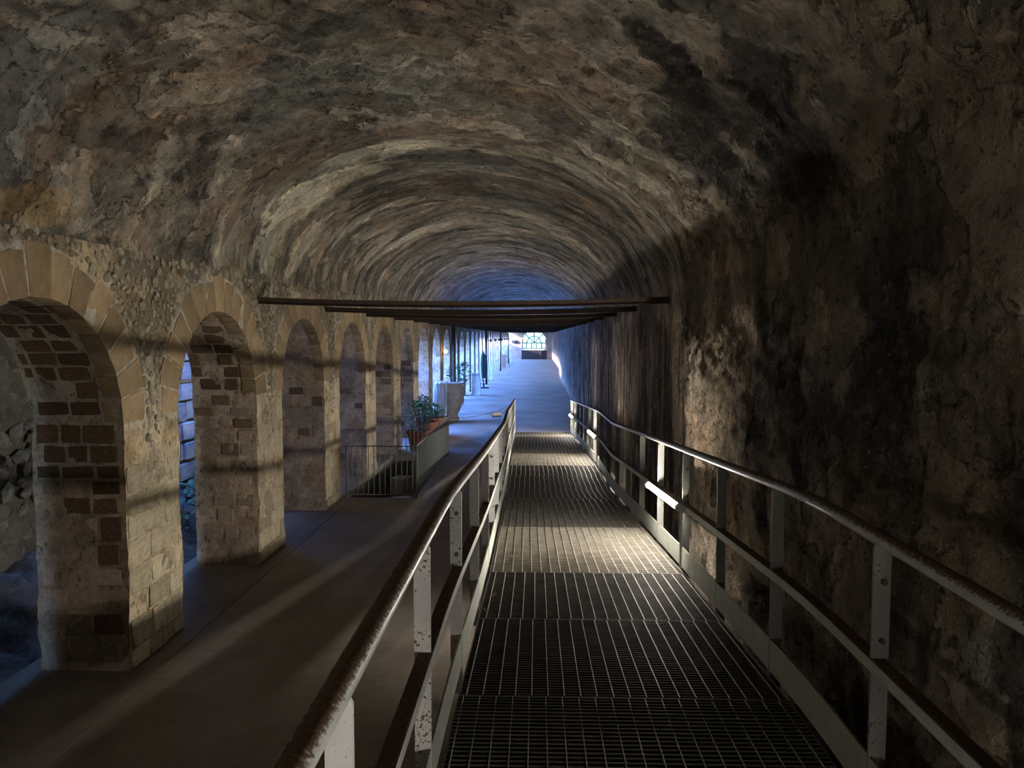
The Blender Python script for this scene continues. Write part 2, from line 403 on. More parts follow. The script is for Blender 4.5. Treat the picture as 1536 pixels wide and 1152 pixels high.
# ------------------------------------------------------------------ ceiling: the barrel vault
def build_vault():
    NC = 300
    th = np.linspace(math.pi, 0, NC)
    c = np.cos(th); s_ = np.sin(th)
    x = XC + AH * c; z = zspring(c) + RISE * s_
    arc = np.concatenate([[0], np.cumsum(np.hypot(np.diff(x), np.diff(z)))])
    global ARC_END; ARC_END = float(arc[-1])
    nx, nz = -c / AH, -s_ / RISE; ln = np.hypot(nx, nz); nx, nz = nx / ln, nz / ln
    Y, A = np.meshgrid(ys, arc, indexing='ij'); Y, A = Y.ravel(), A.ravel()
    n = len(ys)
    X, Z, NX, NZ, T = (np.tile(q, n) for q in (x, z, nx, nz, th))
    P = np.stack([X, Y, Z], 1)
    SU = np.stack([Y, A, 0 * Y], 1)
    rim = 7.68 + 0.34 * fbm(SU, 0.9, 6, 0.6, 3.1)
    near = 1 - sst(rim - 0.015, rim + 0.025, Y)
    big = fbm(P, 0.75, 3, 0.5, 5.0)
    mid = fbm(P, 2.6, 5, 0.55, 9.0)
    fine = fbm(P, 11.0, 3, 0.6, 2.0)
    arcn = fbm(np.stack([Y + 0.12 * A, A, 0 * A], 1), (2.2, 0.45, 1), 5, 0.6, 7.0)
    diag = fbm(np.stack([Y + 0.45 * A, A, 0 * A], 1), (3.2, 0.8, 1), 4, 0.55, 21.0)
    lay = fbm(P, (1.0, 1.1, 1.0), 5, 0.55, 31.0)
    flake = sst(0.10, 0.13, lay) - 0.8 * sst(-0.22, -0.19, lay)
    flake2 = sst(0.16, 0.18, fbm(SU, (2.2, 0.6, 1), 5, 0.55, 41.0))
    disp = 0.05 * big + near * (0.035 * mid + 0.022 * diag + 0.03 * flake + 0.014 * fine)
    disp += (1 - near) * (0.010 * arcn + 0.012 * mid + 0.018 * flake2 + 0.004 * fine)
    fade = np.minimum(sst(0, 0.25, A), sst(0, 0.25, arc[-1] - A)) * 0.85 + 0.15
    disp = disp * (np.minimum(sst(0, 0.35, A), sst(0, 0.35, arc[-1] - A)) * 0.97 + 0.03) + (0.08 + 0.03 * sst(0.5, 0.9, T)) * near * (sst(0, 0.3, A) * 0.9 + 0.1)
    V = np.stack([X + NX * disp, Y, Z + NZ * disp], 1)
    # colours
    base = np.array([0.235, 0.212, 0.178])
    zone = np.tile(base, (len(V), 1))
    def blend(col, m): 
        m = np.clip(m, 0, 1)[:, None]; zone[:] = zone * (1 - m) + np.array(col)[None] * m
    blend(OLIVE, sst(0.0, 0.35, fbm(P, 0.8, 4, 0.6, 51)) * 0.8)
    blend((0.36, 0.32, 0.27), sst(0.05, 0.3, fbm(P, 1.9, 5, 0.6, 57)) * near * 0.9)
    blend(BROWN, sst(0.12, 0.4, fbm(P, 1.1, 5, 0.6, 61)) * 0.8)
    blend((0.10, 0.095, 0.085), sst(0.16, 0.4, fbm(P, 1.5, 5, 0.6, 71)) * near * 0.85)
    blend((0.34, 0.30, 0.235), sst(0.05, 0.35, arcn) * (1 - near) * 0.75)
    blend((0.085, 0.078, 0.066), sst(0.12, 0.35, fbm(SU, (2.6, 0.7, 1), 5, 0.62, 77)) * (1 - near) * 0.85)
    right = sst(1.1, 0.35, T)
    blend((0.24, 0.205, 0.165), right * near * 0.4)
    blend((0.36, 0.31, 0.24), sst(0.12, 0.32, fbm(P, (1.6, 1.6, 1.2), 5, 0.62, 83)) * right * near * 0.75)
    blend((0.06, 0.055, 0.05), sst(0.10, 0.32, fbm(P, (1.2, 1.2, 1.0), 5, 0.62, 87)) * right * near * 0.8)
    wob = 0.55 * fbm(P, 2.2, 5, 0.6, 81)
    A_ = lambda tt: float(np.interp(-tt, -th, arc))
    L = [(4.35, A_(2.75), 0.42, 0.95, GREY, 0.85), (4.92, A_(2.72), 0.12, 0.8, BROWN, 0.9), (5.0, A_(3.05), 0.45, 0.16, GOLD, 0.6),
         (6.5, A_(2.9), 0.6, 0.35, (0.36, 0.31, 0.25), 0.7), (5.6, A_(2.3), 0.5, 0.5, (0.29, 0.235, 0.18), 0.6),
         (6.4, A_(1.9), 0.6, 0.9, (0.155, 0.152, 0.135), 0.8), (5.6, A_(1.65), 0.4, 0.5, (0.30, 0.27, 0.21), 0.6),
         (8.05, A_(2.05), 0.34, 2.0, BROWN, 0.9), (8.2, A_(1.2), 0.3, 0.6, BROWN, 0.7),
         (9.3, A_(2.55), 0.50, 1.25, PALE, 0.95), (10.3, A_(2.72), 0.35, 0.8, (0.42, 0.36, 0.27), 0.8), (8.75, A_(1.95), 0.22, 0.8, PALE, 0.85), (11.7, A_(2.3), 0.25, 0.9, PALE, 0.7),
         (8.75, A_(1.05), 0.22, 0.9, (0.36, 0.33, 0.26), 0.85), (10.2, A_(0.9), 0.25, 0.9, TAN, 0.8), (14.5, A_(2.1), 0.3, 0.9, PALE, 0.6),
         (9.35, A_(1.6), 0.33, 0.75, (0.07, 0.068, 0.06), 0.9), (11.0, A_(1.72), 0.55, 0.5, BROWN, 0.85), (12.0, A_(1.35), 1.2, 0.8, (0.12, 0.115, 0.10), 0.75),
         (5.7, A_(1.2), 0.8, 0.55, (0.20, 0.155, 0.12), 0.7), (4.6, A_(1.2), 0.3, 0.5, (0.24, 0.20, 0.16), 0.7),
         (4.5, A_(0.86), 0.20, 0.22, SOOT, 1.0), (4.8, A_(0.70), 0.30, 0.42, SOOT, 0.95), (5.7, A_(0.60), 0.40, 0.45, SOOT, 0.9), (5.2, A_(0.45), 0.35, 0.5, SOOT, 0.8),
         (6.6, A_(0.6), 0.3, 0.7, (0.20, 0.17, 0.13), 0.7), (7.2, A_(0.3), 0.5, 0.5, TAN, 0.6),
         (3.98, A_(0.47), 0.28, 0.45, SOOT, 0.95), (4.2, A_(0.27), 0.40, 0.45, SOOT, 0.95), (3.9, A_(0.05), 0.35, 0.40, SOOT, 0.9),
         (3.2, A_(0.4), 0.45, 0.6, (0.21, 0.175, 0.135), 0.8), (2.7, A_(0.25), 0.3, 0.8, (0.20, 0.165, 0.115), 0.6)]
    paint(zone, SU, L, wob)
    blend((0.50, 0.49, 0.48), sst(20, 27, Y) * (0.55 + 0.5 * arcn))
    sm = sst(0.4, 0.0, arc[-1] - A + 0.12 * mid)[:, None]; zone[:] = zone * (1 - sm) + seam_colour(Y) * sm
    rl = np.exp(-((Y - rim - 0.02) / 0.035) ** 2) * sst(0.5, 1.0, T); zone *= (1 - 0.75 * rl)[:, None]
    streak = np.clip((1 - near) * 0.62 + near * 0.16 + 0.22 * right, 0, 1)
    rough = np.clip(near * 0.8 + 0.2 + 0.4 * sst(0.1, 0.3, mid), 0, 1)
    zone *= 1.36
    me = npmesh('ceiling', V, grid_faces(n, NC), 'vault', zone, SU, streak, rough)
    o = link('ceiling', me)
    return tag(o, 'long rough barrel vault of stained and flaking plaster', 'ceiling', kind='structure')
ceiling = build_vault()

# ------------------------------------------------------------------ right-hand wall
def build_wall_right():
    z = np.concatenate([np.arange(0, zspring(1.0), 0.03), [zspring(1.0)]])
    n, m = len(ys), len(z)
    Y, Z = np.meshgrid(ys, z, indexing='ij'); Y, Z = Y.ravel(), Z.ravel()
    X = np.where(Y > 52, 2.0, XR)
    P = np.stack([0 * Y + 2.0, Y, Z], 1); SU = np.stack([Y, Z, 0 * Y], 1)
    edge = 7.70 + 0.12 * fbm(SU, (1, 1.2, 1), 4, 0.55, 4.0)
    near = 1 - sst(edge - 0.02, edge + 0.03, Y)
    ver = fbm(SU, (5.0, 0.5, 1), 4, 0.55, 8.0); mid = fbm(P, 2.3, 5, 0.55, 12.0); fine = fbm(P, 10, 3, 0.6, 15.0); big = fbm(P, 0.7, 3, 0.5, 19.0)
    lay = fbm(P, 1.3, 5, 0.55, 23.0); flake = sst(0.08, 0.11, lay) - 0.8 * sst(-0.24, -0.2, lay)
    disp = 0.05 * big * near + near * (0.03 * mid + 0.025 * flake + 0.012 * fine) + (1 - near) * (0.02 * ver + 0.004 * fine)
    fade = sst(0, 0.3, zspring(1.0) - Z) * 0.85 + 0.15
    V = np.stack([X - disp * (sst(0, 0.35, zspring(1.0) - Z) * 0.97 + 0.03) - 0.08 * near, Y, Z], 1)
    zone = np.tile(np.array([0.265, 0.218, 0.175]), (len(V), 1))
    def blend(col, mm):
        mm = np.clip(mm, 0, 1)[:, None]; zone[:] = zone * (1 - mm) + np.array(col)[None] * mm
    blend((0.25, 0.205, 0.155), sst(0.02, 0.35, fbm(P, (1, 2.0, 0.7), 5, 0.6, 33)) * 0.8)
    blend((0.06, 0.052, 0.044), sst(0.05, 0.35, fbm(P, (1, 1.3, 0.8), 5, 0.6, 37)) * 0.9)
    blend((0.26, 0.20, 0.13), sst(0.1, 0.35, ver) * (1 - near) * 0.6)
    blend((0.05, 0.045, 0.04), sst(0.05, 0.3, fbm(SU, (3.2, 0.3, 1), 4, 0.6, 39)) * (1 - near) * 0.85)
    wob = 0.55 * fbm(P, 2.4, 5, 0.6, 43)
    L = [(3.5, 2.7, 0.28, 0.8, SOOT, 0.95), (3.2, 1.9, 0.25, 0.6, SOOT, 0.7), (4.4, 2.35, 0.55, 0.35, SOOT, 0.85), (5.0, 2.1, 0.35, 0.4, SOOT, 0.8),
         (7.0, 3.05, 0.8, 0.16, (0.36, 0.29, 0.20), 0.6), (6.5, 2.3, 0.35, 0.9, (0.26, 0.20, 0.13), 0.6), (5.9, 1.8, 0.3, 0.8, (0.28, 0.205, 0.12), 0.7),
         (7.3, 2.2, 0.3, 0.7, (0.23, 0.18, 0.13), 0.6), (9.6, 2.0, 0.16, 1.3, (0.30, 0.22, 0.13), 0.7), (10.6, 2.0, 0.12, 1.4, (0.32, 0.24, 0.15), 0.7),
         (2.7, 2.9, 0.35, 0.5, (0.21, 0.17, 0.125), 0.8), (2.6, 1.75, 0.09, 0.07, (0.32, 0.30, 0.25), 0.95), (2.45, 1.8, 0.2, 0.35, (0.17, 0.165, 0.14), 0.7), (2.75, 2.1, 0.3, 0.35, (0.21, 0.16, 0.11), 0.7),
         (5.0, 1.35, 0.5, 0.25, (0.40, 0.34, 0.26), 0.7), (5.9, 1.4, 0.3, 0.3, (0.38, 0.28, 0.2), 0.6)]
    paint(zone, SU, L, wob)
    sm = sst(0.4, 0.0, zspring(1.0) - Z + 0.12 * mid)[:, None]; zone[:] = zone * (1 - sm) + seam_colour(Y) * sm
    far = sst(50, 53, Y)
    blend((0.36, 0.25, 0.20), far * 0.85)
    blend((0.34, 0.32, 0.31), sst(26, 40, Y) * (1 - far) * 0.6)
    st = np.clip((1 - near) * 0.80 + near * 0.38, 0, 1); rough = np.clip(near * 0.75 + 0.15 + 0.4 * sst(0.1, 0.3, mid), 0, 1)
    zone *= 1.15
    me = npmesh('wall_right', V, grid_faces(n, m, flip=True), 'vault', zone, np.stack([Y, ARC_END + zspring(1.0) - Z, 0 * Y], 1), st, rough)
    return tag(link('wall_right', me), 'high stained plaster wall to the right of the ramp', 'wall', kind='structure')
wall_right = build_wall_right()

# ------------------------------------------------------------------ arcade wall on the left
WTOP = 3.60
def build_wall_left():
    Vs, Fs, Zs = [], [], []; off = 0
    kmin, kmax = -6, 29
    for k in range(kmin, kmax + 1):
        yc = AC0 + PER * k
        hi = 0 <= k <= 5
        dz, da, mrow, kcol = (0.04, 0.05, 20, 22) if hi else ((0.12, 0.12, 6, 6) if k < 12 else (0.35, 0.2, 3, 3))
        nz = int(SPR / dz) + 1
        cont = [(-HALF, z) for z in np.linspace(0, SPR, nz)]
        na = int(math.pi * HALF / da)
        cont += [(-HALF * math.cos(a), SPR + HALF * math.sin(a)) for a in np.linspace(0, math.pi, na)[1:-1]]
        cont += [(HALF, z) for z in np.linspace(SPR, 0, nz)]
        cont = np.array(cont)
        out = []
        hp = PER / 2
        for (cy, cz) in cont:
            if cz <= SPR + 1e-6: out.append((math.copysign(hp, cy), cz))
            else:
                a = math.atan2(cz - SPR, cy)
                # walk the frame from springing up to the wall top
                fr = 1 - abs(a - math.pi / 2) / (math.pi / 2)
                side = math.copysign(1, cy)
                hgt = WTOP - SPR; tot = hgt + hp; w_ = fr * tot
                out.append((side * hp, SPR + w_) if w_ < hgt else (side * (hp - (w_ - hgt)), WTOP))
        out = np.array(out)
        N = len(cont)
        for face in (0, 1):
            xx = XL if face == 0 else XL - TH
            mr = mrow if face == 0 else max(2, mrow // 3)
            tt = np.linspace(0, 1, mr)
            G = cont[:, None, :] * (1 - tt)[None, :, None] + out[:, None, :] * tt[None, :, None]
            G = G.reshape(-1, 2)
            V = np.stack([np.full(len(G), xx), G[:, 0] + yc, G[:, 1]], 1)
            Vs.append(V); Fs.append(grid_faces(N, mr, off, flip=(face == 0)) ); off += len(V)
            Zs.append(np.full(len(V), face))
        dd = np.linspace(0, TH, kcol)
        V = np.stack([np.repeat(XL - dd[None, :], N, 0).ravel(), np.repeat(cont[:, 0] + yc, kcol), np.repeat(cont[:, 1], kcol)], 1)
        Vs.append(V); Fs.append(grid_faces(N, kcol, off)); off += len(V); Zs.append(np.full(len(V), 2))
    V = np.concatenate(Vs); F = np.concatenate(Fs); K = np.concatenate(Zs)
    yq = (V[:, 1] - AC0 + PER / 2) % PER - PER / 2; rq = np.hypot(yq, np.maximum(V[:, 2] - SPR, 0))
    fr_ = np.where((K == 0) & (V[:, 2] > SPR - 0.1), 0.12 + 0.48 * sst(1.34, 1.42, rq), np.where(K == 0, 0.6, 1.0))[:, None]
    dv = fr_ * np.stack([fbm(V, 2.0, 4, 0.55, 3), fbm(V, 2.0, 4, 0.55, 33), 0 * V[:, 0]], 1) * 0.022
    f2 = np.stack([fbm(V, 12.0, 2, 0.55, 13), fbm(V, 12.0, 2, 0.55, 53), 0 * V[:, 0]], 1) * 0.007
    # the chipped front corner of the jambs
    f2 = f2 * fr_
    D = V + (dv + f2) * sst(40, 10, V[:, 1])[:, None]
    zone = np.tile(np.array([0.52, 0.45, 0.33]), (len(V), 1))
    def blend(col, m):
        m = np.clip(m, 0, 1)[:, None]; zone[:] = zone * (1 - m) + np.array(col)[None] * m
    z = V[:, 2]
    n1 = fbm(V, 1.6, 5, 0.6, 63); n2 = fbm(V, 3.0, 5, 0.6, 67)
    front = (K == 0)
    blend((0.17, 0.145, 0.108), front * sst(1.9, 2.5, z + 0.5 * n1))            # rubble zone above
    blend((0.33, 0.27, 0.185), front * sst(0.1, 0.4, n2) * 0.7)
    blend((0.55, 0.49, 0.37), front * sst(0.15, 0.45, fbm(V, (1, 2.5, 0.6), 5, 0.6, 73)) * 0.8)
    jam = (K == 2)
    blend((0.44, 0.345, 0.275), jam * 1.0)
    blend((0.30, 0.225, 0.172), jam * sst(0.0, 0.35, n1) * 0.7)
    blend((0.50, 0.42, 0.345), jam * sst(0.05, 0.35, n2) * 0.6)
    yy_ = (V[:, 1] - AC0 + PER / 2) % PER - PER / 2
    rad = np.hypot(yy_, np.maximum(V[:, 2] - SPR, 0))
    blend((0.46, 0.42, 0.35), front * (V[:, 2] > SPR - 0.05) * (rad < 1.36) * 0.95)     # pale mortar between the voussoirs
    blend((0.40, 0.365, 0.315), jam * sst(1.35, 1.75, z + 0.3 * n1) * np.where(V[:, 1] < 7, 0.9, 0.25))              # pale mortar between the brown blocks
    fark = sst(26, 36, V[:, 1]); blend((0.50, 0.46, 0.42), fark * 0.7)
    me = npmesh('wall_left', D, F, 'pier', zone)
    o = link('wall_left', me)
    return tag(o, 'long arcade of round arches on worn stone piers along the left', 'wall', kind='structure')
wall_left = build_wall_left()

def part(name, me, mat, parent, loc, rot=(0, 0, 0), sc=(1, 1, 1)):
    o = link(name, me, mat, parent, loc, rot); o.scale = sc; return o

# stone block variants: unit boxes with chipped, rounded corners
def block_mesh(seed, mat, bev=0.10):
    r = random.Random(seed); bm = bmesh.new(); bmesh.ops.create_cube(bm, size=1.0)
    for v in bm.verts: v.co += Vector((r.uniform(-.035, .035), r.uniform(-.05, .05), r.uniform(-.07, .07)))
    bmesh.ops.bevel(bm, geom=bm.edges[:], offset=bev * 0.5, segments=1, affect='EDGES')
    for v in bm.verts: v.co += Vector((r.uniform(-.015, .015), r.uniform(-.02, .02), r.uniform(-.03, .03)))
    me = bpy.data.meshes.new('block'); bm.to_mesh(me); bm.free(); me.materials.append(M[mat]); return me
BL = {m: [block_mesh(100 * i + j, m) for j in range(6)] for i, m in enumerate(('tuff', 'lime', 'pink', 'vouss', 'skylitwall', 'darkrubble', 'tuffpale'))}

# voussoirs round the arches
def voussoir_mesh(da, r0, r1, dep, seed):
    r = random.Random(seed); mb = MB(); a0, a1 = -da / 2, da / 2
    j = lambda: r.uniform(-0.008, 0.008)
    q = []
    for x in (-dep, 0.0):
        for (a, rr) in ((a0, r0), (a0, r1), ((a0 + a1) / 2, r1 + 0.012), (a1, r1), (a1, r0), ((a0 + a1) / 2, r0 - 0.003)):
            q.append((x + (j() * 0.6 if x == 0 else 0), math.sin(a) * rr + j() * 0.5, math.cos(a) * rr + j() * 0.5))
    mb.add(q, [(0, 1, 2, 3, 4, 5), (11, 10, 9, 8, 7, 6)] + [(i, i + 6, (i + 1) % 6 + 6, (i + 1) % 6) for i in range(6)])
    return mb.mesh('voussoir')
NV = 15
DA = math.pi / NV
VM = [voussoir_mesh(DA - 0.022, 0.992, 1.33 + 0.03 * (i % 3 - 1), 0.16, 40 + i) for i in range(6)]
for m_ in VM: m_.materials.append(M['vouss'])
for k in range(0, 12):
    yc = AC0 + PER * k
    for i in range(NV):
        a = -math.pi / 2 + DA * (i + 0.5)
        part('voussoir', VM[(i * 5 + k * 3) % 6], None, wall_left, (XL + 0.006 + random.uniform(-.003, .003), yc, SPR), (-a, 0, 0))

# ashlar blocks on the jambs facing the ramp (courses of brown tuff high up, plastered stone low down)
def jamb_blocks(k, zlo, full):
    yj = 6.08 + PER * k
    z = zlo; c = 0
    r = random.Random(500 + k)
    while z < SPR - 0.02:
        h = r.uniform(0.13, 0.19) if z > 1.2 else r.uniform(0.17, 0.26)
        x = XL - 0.015 - r.uniform(0, 0.05)
        while x > XL - TH + 0.12:
            wd = r.uniform(0.17, 0.30)
            wd = min(wd, x - (XL - TH + 0.03))
            brown = (z > 1.55 and x > XL - 0.62 and r.random() < 0.95) or (z > 1.2 and x > XL - 0.3 and r.random() < 0.6) or r.random() < 0.08
            if k and brown and r.random() < 0.55: brown = False
            mt = ('tuff' if k == 0 else 'tuffpale') if brown else 'pink'
            if brown or r.random() < full * 0.8:
                part('ashlar_block', r.choice(BL[mt]), None, wall_left, (x - wd / 2, yj + 0.035 - (0.004 if brown else -0.004), z + h / 2), (0, 0, 0), (wd - 0.03, 0.09, h - 0.032))
            x -= wd
        z += h; c += 1
for k in range(0, 6): jamb_blocks(k, 0.32 if k else 0.06, 0.75 if k < 3 else 0.5)
# the soffit of the two nearest arches
for k in (0, 1):
    yc = AC0 + PER * k; r = random.Random(700 + k)
    a = 0.06
    while a < math.pi * (0.62 if k == 0 else 0.55):
        da = r.uniform(0.13, 0.17)
        x = XL - 0.17 - r.uniform(0, 0.06)
        while x > XL - TH + 0.1:
            wd = min(r.uniform(0.18, 0.30), x - (XL - TH + 0.02))
            am = a + da / 2
            if r.random() < 0.9:
                part('ashlar_block', r.choice(BL['tuff']), None, wall_left, (x - wd / 2, yc + math.cos(am) * 1.036, SPR + math.sin(am) * 1.036), (am + math.pi / 2, 0, 0), (wd - 0.03, da - 0.03, 0.09))
            x -= wd
        a += da
# blocks on the corridor face of the piers
for k in range(0, 5):
    y0 = 6.08 + PER * k; r = random.Random(900 + k); z = 0.02
    while z < 1.95:
        h = r.uniform(0.17, 0.27); y = y0 + 0.02
        if z < 0.05: h = 0.16
        while y < y0 + 0.88:
            wd = min(r.uniform(0.2, 0.46), y0 + 0.93 - y)
            if wd > 0.1 and (r.random() < 0.72 or z < 0.05):
                part('ashlar_block', r.choice(BL['lime']), None, wall_left, (XL - 0.042 + (0.014 if z < .05 else r.uniform(-0.004, 0.004)), y + wd / 2, z + h / 2), (0, 0, 0), (0.10, wd - 0.018, h - 0.018))
            y += wd
        z += h
# rubble stones in the spandrels
def pebble(seed):
    r = random.Random(seed); bm = bmesh.new(); bmesh.ops.create_icosphere(bm, subdivisions=1, radius=0.5)
    for v in bm.verts: v.co = Vector((v.co.x * 0.9, v.co.y, v.co.z)) * r.uniform(0.8, 1.15)
    me = bpy.data.meshes.new('rubble'); bm.to_mesh(me); bm.free(); me.materials.append(M['rubble']); return me
PB = [pebble(i) for i in range(8)]
cand = []
r = random.Random(77)
for k in range(-1, 6):
    yj = 6.55 + PER * k
    pts = []; tries = 0
    while tries < 5200:
        tries += 1
        y = yj + r.uniform(-1.47, 1.47); z = r.uniform(1.55, 3.55)
        ring = min(math.hypot(y - (AC0 + PER * k), max(z, SPR) - SPR), math.hypot(y - (AC0 + PER * (k + 1)), max(z, SPR) - SPR))
        if ring < 1.37: continue
        if z < SPR and abs(y - yj) > 0.44: continue
        if z < 2.0 and r.random() < 0.5: continue
        if z > 3.3 and r.random() < 0.7: continue
        s_ = r.uniform(0.04, 0.105)
        if any((y - p[0]) ** 2 + (z - p[1]) ** 2 < (0.46 * (s_ + p[2])) ** 2 for p in pts): continue
        pts.append((y, z, s_)); cand.append((abs(y - 6.0), y, z, s_, len(cand)))
cand.sort()
for (q, y, z, s_, i) in cand[:300]:
    part('rubble_stone', PB[i % 8], None, wall_left, (XL + 0.004, y, z), (r.uniform(0, 6.28), 0, 0), (s_ * 0.42, s_ * r.uniform(0.9, 1.4), s_ * r.uniform(0.75, 1.1)))
mb = MB()
for (q, y, z, s_, i) in cand[300:]:
    me = PB[i % 8]; ca, sa = math.cos(i), math.sin(i); sy, sz = s_ * 1.1, s_ * 0.95
    mb.add([(XL + 0.004 + v.co.x * s_ * 0.42, y + (v.co.y * ca - v.co.z * sa) * sy, z + (v.co.y * sa + v.co.z * ca) * sz) for v in me.vertices], [tuple(p.vertices) for p in me.polygons])
o = mb.build('rubble_infill', 'rubble', wall_left); o['kind'] = 'stuff'

# ------------------------------------------------------------------ floor with the open pit
PX0, PX1, PY0, PY1, PD = -3.22, -2.17, 13.0, 17.7, -0.75
def build_floor():
    mb = MB()
    def slab(x0, x1, y0, y1, t_=0.12): mb.box((x0, y0, -t_), (x1, y1, 0.0))
    slab(-3.2, PX1 - 0.0, YB, PY0); slab(-3.2, PX1, PY1, YE + 0.6); slab(PX1, 2.3, YB, YE + 0.6)
    o = mb.build('floor', 'concrete'); tag(o, 'smooth grey-brown concrete floor of the gallery', 'floor', kind='structure')
    b = MB().box((-4.35, YB, -0.12), (-3.206, PY0, 0.004)); b.box((-4.35, PY1, -0.12), (-3.206, YE, 0.004)); b.box((-4.35, PY0, -0.12), (-3.41, PY1, 0.004))
    b.build('border_strip', 'concrete', o)
    p = MB()
    p.box((PX0 - 0.2, PY0 - 0.1, PD - 0.1), (PX1 + 0.1, PY1 + 0.1, PD)); p.box((PX1, PY0 - 0.08, PD), (PX1 + 0.06, PY1 + 0.08, -0.125))
    p.box((PX0 - 0.15, PY0 - 0.06, PD), (PX1, PY0, -0.125)); p.box((PX0 - 0.15, PY1, PD), (PX1, PY1 + 0.06, -0.125)); p.box((PX0 - 0.35, PY0 - .06, PD), (PX0 - 0.15, PY1 + .06, -0.119))
    p.build('pit_lining', 'darkrubble', o)
    for i in range(3):
        MB().box((-2.75, PY0 + 0.02 + 0.3 * i, PD), (PX1 - 0.01, PY0 + 0.3 + 0.3 * i, -0.2 - 0.18 * i)).build('pit_step', 'concrete', o)
    return o
floor = build_floor()

# ------------------------------------------------------------------ end wall with the arched window
WXC, WR, WZ0, WZS = -0.24, 1.52, 1.32, 2.05
def build_end():
    mb = MB(); n = 24
    inner = [(WXC - WR, 0.0), (WXC - WR, WZS)] + [(WXC - WR * math.cos(a), WZS + WR * math.sin(a)) for a in np.linspace(0, math.pi, n)[1:-1]] + [(WXC + WR, WZS), (WXC + WR, 0.0)]
    outer = [(-4.3, 0.0), (-4.3, WZS)] + [(-4.3 + 6.7 * (i + 0.5) / (n - 2), 6.0) for i in range(n - 2)] + [(2.4, WZS), (2.4, 0.0)]
    N = len(inner)
    for y in (YE, YE + 0.6):
        mb.v += [(x, y, z) for x, z in inner] + [(x, y, z) for x, z in outer]
    for i in range(N - 1):
        mb.f.append((i, i + 1, N + i + 1, N + i)); mb.f.append((2 * N + i, 3 * N + i, 3 * N + i + 1, 2 * N + i + 1)); mb.f.append((i, 2 * N + i, 2 * N + i + 1, i + 1))
    o = mb.build('wall_back', 'endplaster'); tag(o, 'pinkish end wall of the gallery around the arched window', 'wall', kind='structure')
    # window
    wn = empty('window_1', (WXC, YE + 0.3, WZ0)); tag(wn, 'bright arched window with radiating bars in the far end wall', 'window', kind='structure')
    def arc(r_, n_=28, z=WZS - WZ0): return [(-r_ * math.cos(a), 0, z + r_ * math.sin(a)) for a in np.linspace(0, math.pi, n_)]
    sec = [(-.05, -.04), (.05, -.04), (.05, .04), (-.05, .04)]
    fr = MB(); fr.sweep([(-WR + .05, 0, 0)] + arc(WR - 0.05) + [(WR - .05, 0, 0)], sec); fr.box((-WR, -.05, -0.02), (WR, .05, 0.08)); fr.build('window_frame', 'frame', wn)
    s2 = [(-.055, -.045), (.055, -.045), (.055, .045), (-.055, .045)]
    MB().sweep(arc(0.85), s2).build('glazing_bar', 'frame', wn)
    MB().box((-WR, -.025, WZS - WZ0 - .055), (WR, .045, WZS - WZ0 + .055)).build('glazing_bar', 'frame', wn)
    for a in (0.25, 0.5, 0.75):
        c_, s_ = math.cos(math.pi * a), math.sin(math.pi * a)
        MB().sweep([(0, 0, WZS - WZ0), (WR * c_, 0, WZS - WZ0 + WR * s_)], s2).build('glazing_bar', 'frame', wn)
    for x in (-0.95, -0.3, 0.3, 0.95): MB().box((x - .055, -.045, 0), (x + .055, .045, WZS - WZ0)).build('glazing_bar', 'frame', wn)
    g = MB(); pts = [(-WR + .03, 0.0, 0.02)] + [(p[0] * 0.98, 0.0, p[2]) for p in arc(WR)] + [(WR - .03, 0.0, 0.02)]
    nn = len(pts); g.add([(x, -.006, z) for x, y, z in pts] + [(x, .006, z) for x, y, z in pts], [tuple(range(nn)), tuple(reversed(range(nn, 2 * nn)))] + [(i, i + nn, (i + 1) % nn + nn, (i + 1) % nn) for i in range(nn)])
    g.build('glass_pane', 'glass', wn)
    MB().box((-WR - .06, -.34, -.22), (WR + .06, .2, -.02)).build('window_sill', 'marble', wn)
    d = empty('door_1', (WXC, YE - 0.1, 0)); tag(d, 'low dark wooden double gate under the arched window', 'door', kind='structure')
    MB().box((-1.56, .05, 0.0), (1.56, .09, 1.14)).build('backing_panel', 'wood', d)  # panel added behind the leaves to stop outside light leaking through
    for sx in (-1, 1):
        l_ = MB().box((0.01 if sx > 0 else -1.5, -.04, 0.02), (1.5 if sx > 0 else -.01, .04, 1.09)).build('door_leaf', 'wood', d)
        for j in range(3):
            x0 = sx * (0.12 + 0.46 * j); x1 = x0 + sx * 0.38
            MB().box((min(x0, x1), -.06, 0.15), (max(x0, x1), -.045, 0.95)).build('door_panel', 'wood', l_)
build_end()
b = MB().box((-4.4, YB - 0.3, 0), (2.4, YB, 5.6)).build('wall_front', 'pier')
za = b.data.attributes.new('zone', 'FLOAT_COLOR', 'POINT'); za.data.foreach_set('color', [0.3, 0.25, 0.2, 1.0] * len(b.data.vertices))
tag(b, 'plain rough wall closing the gallery behind the viewpoint', 'wall', kind='structure')

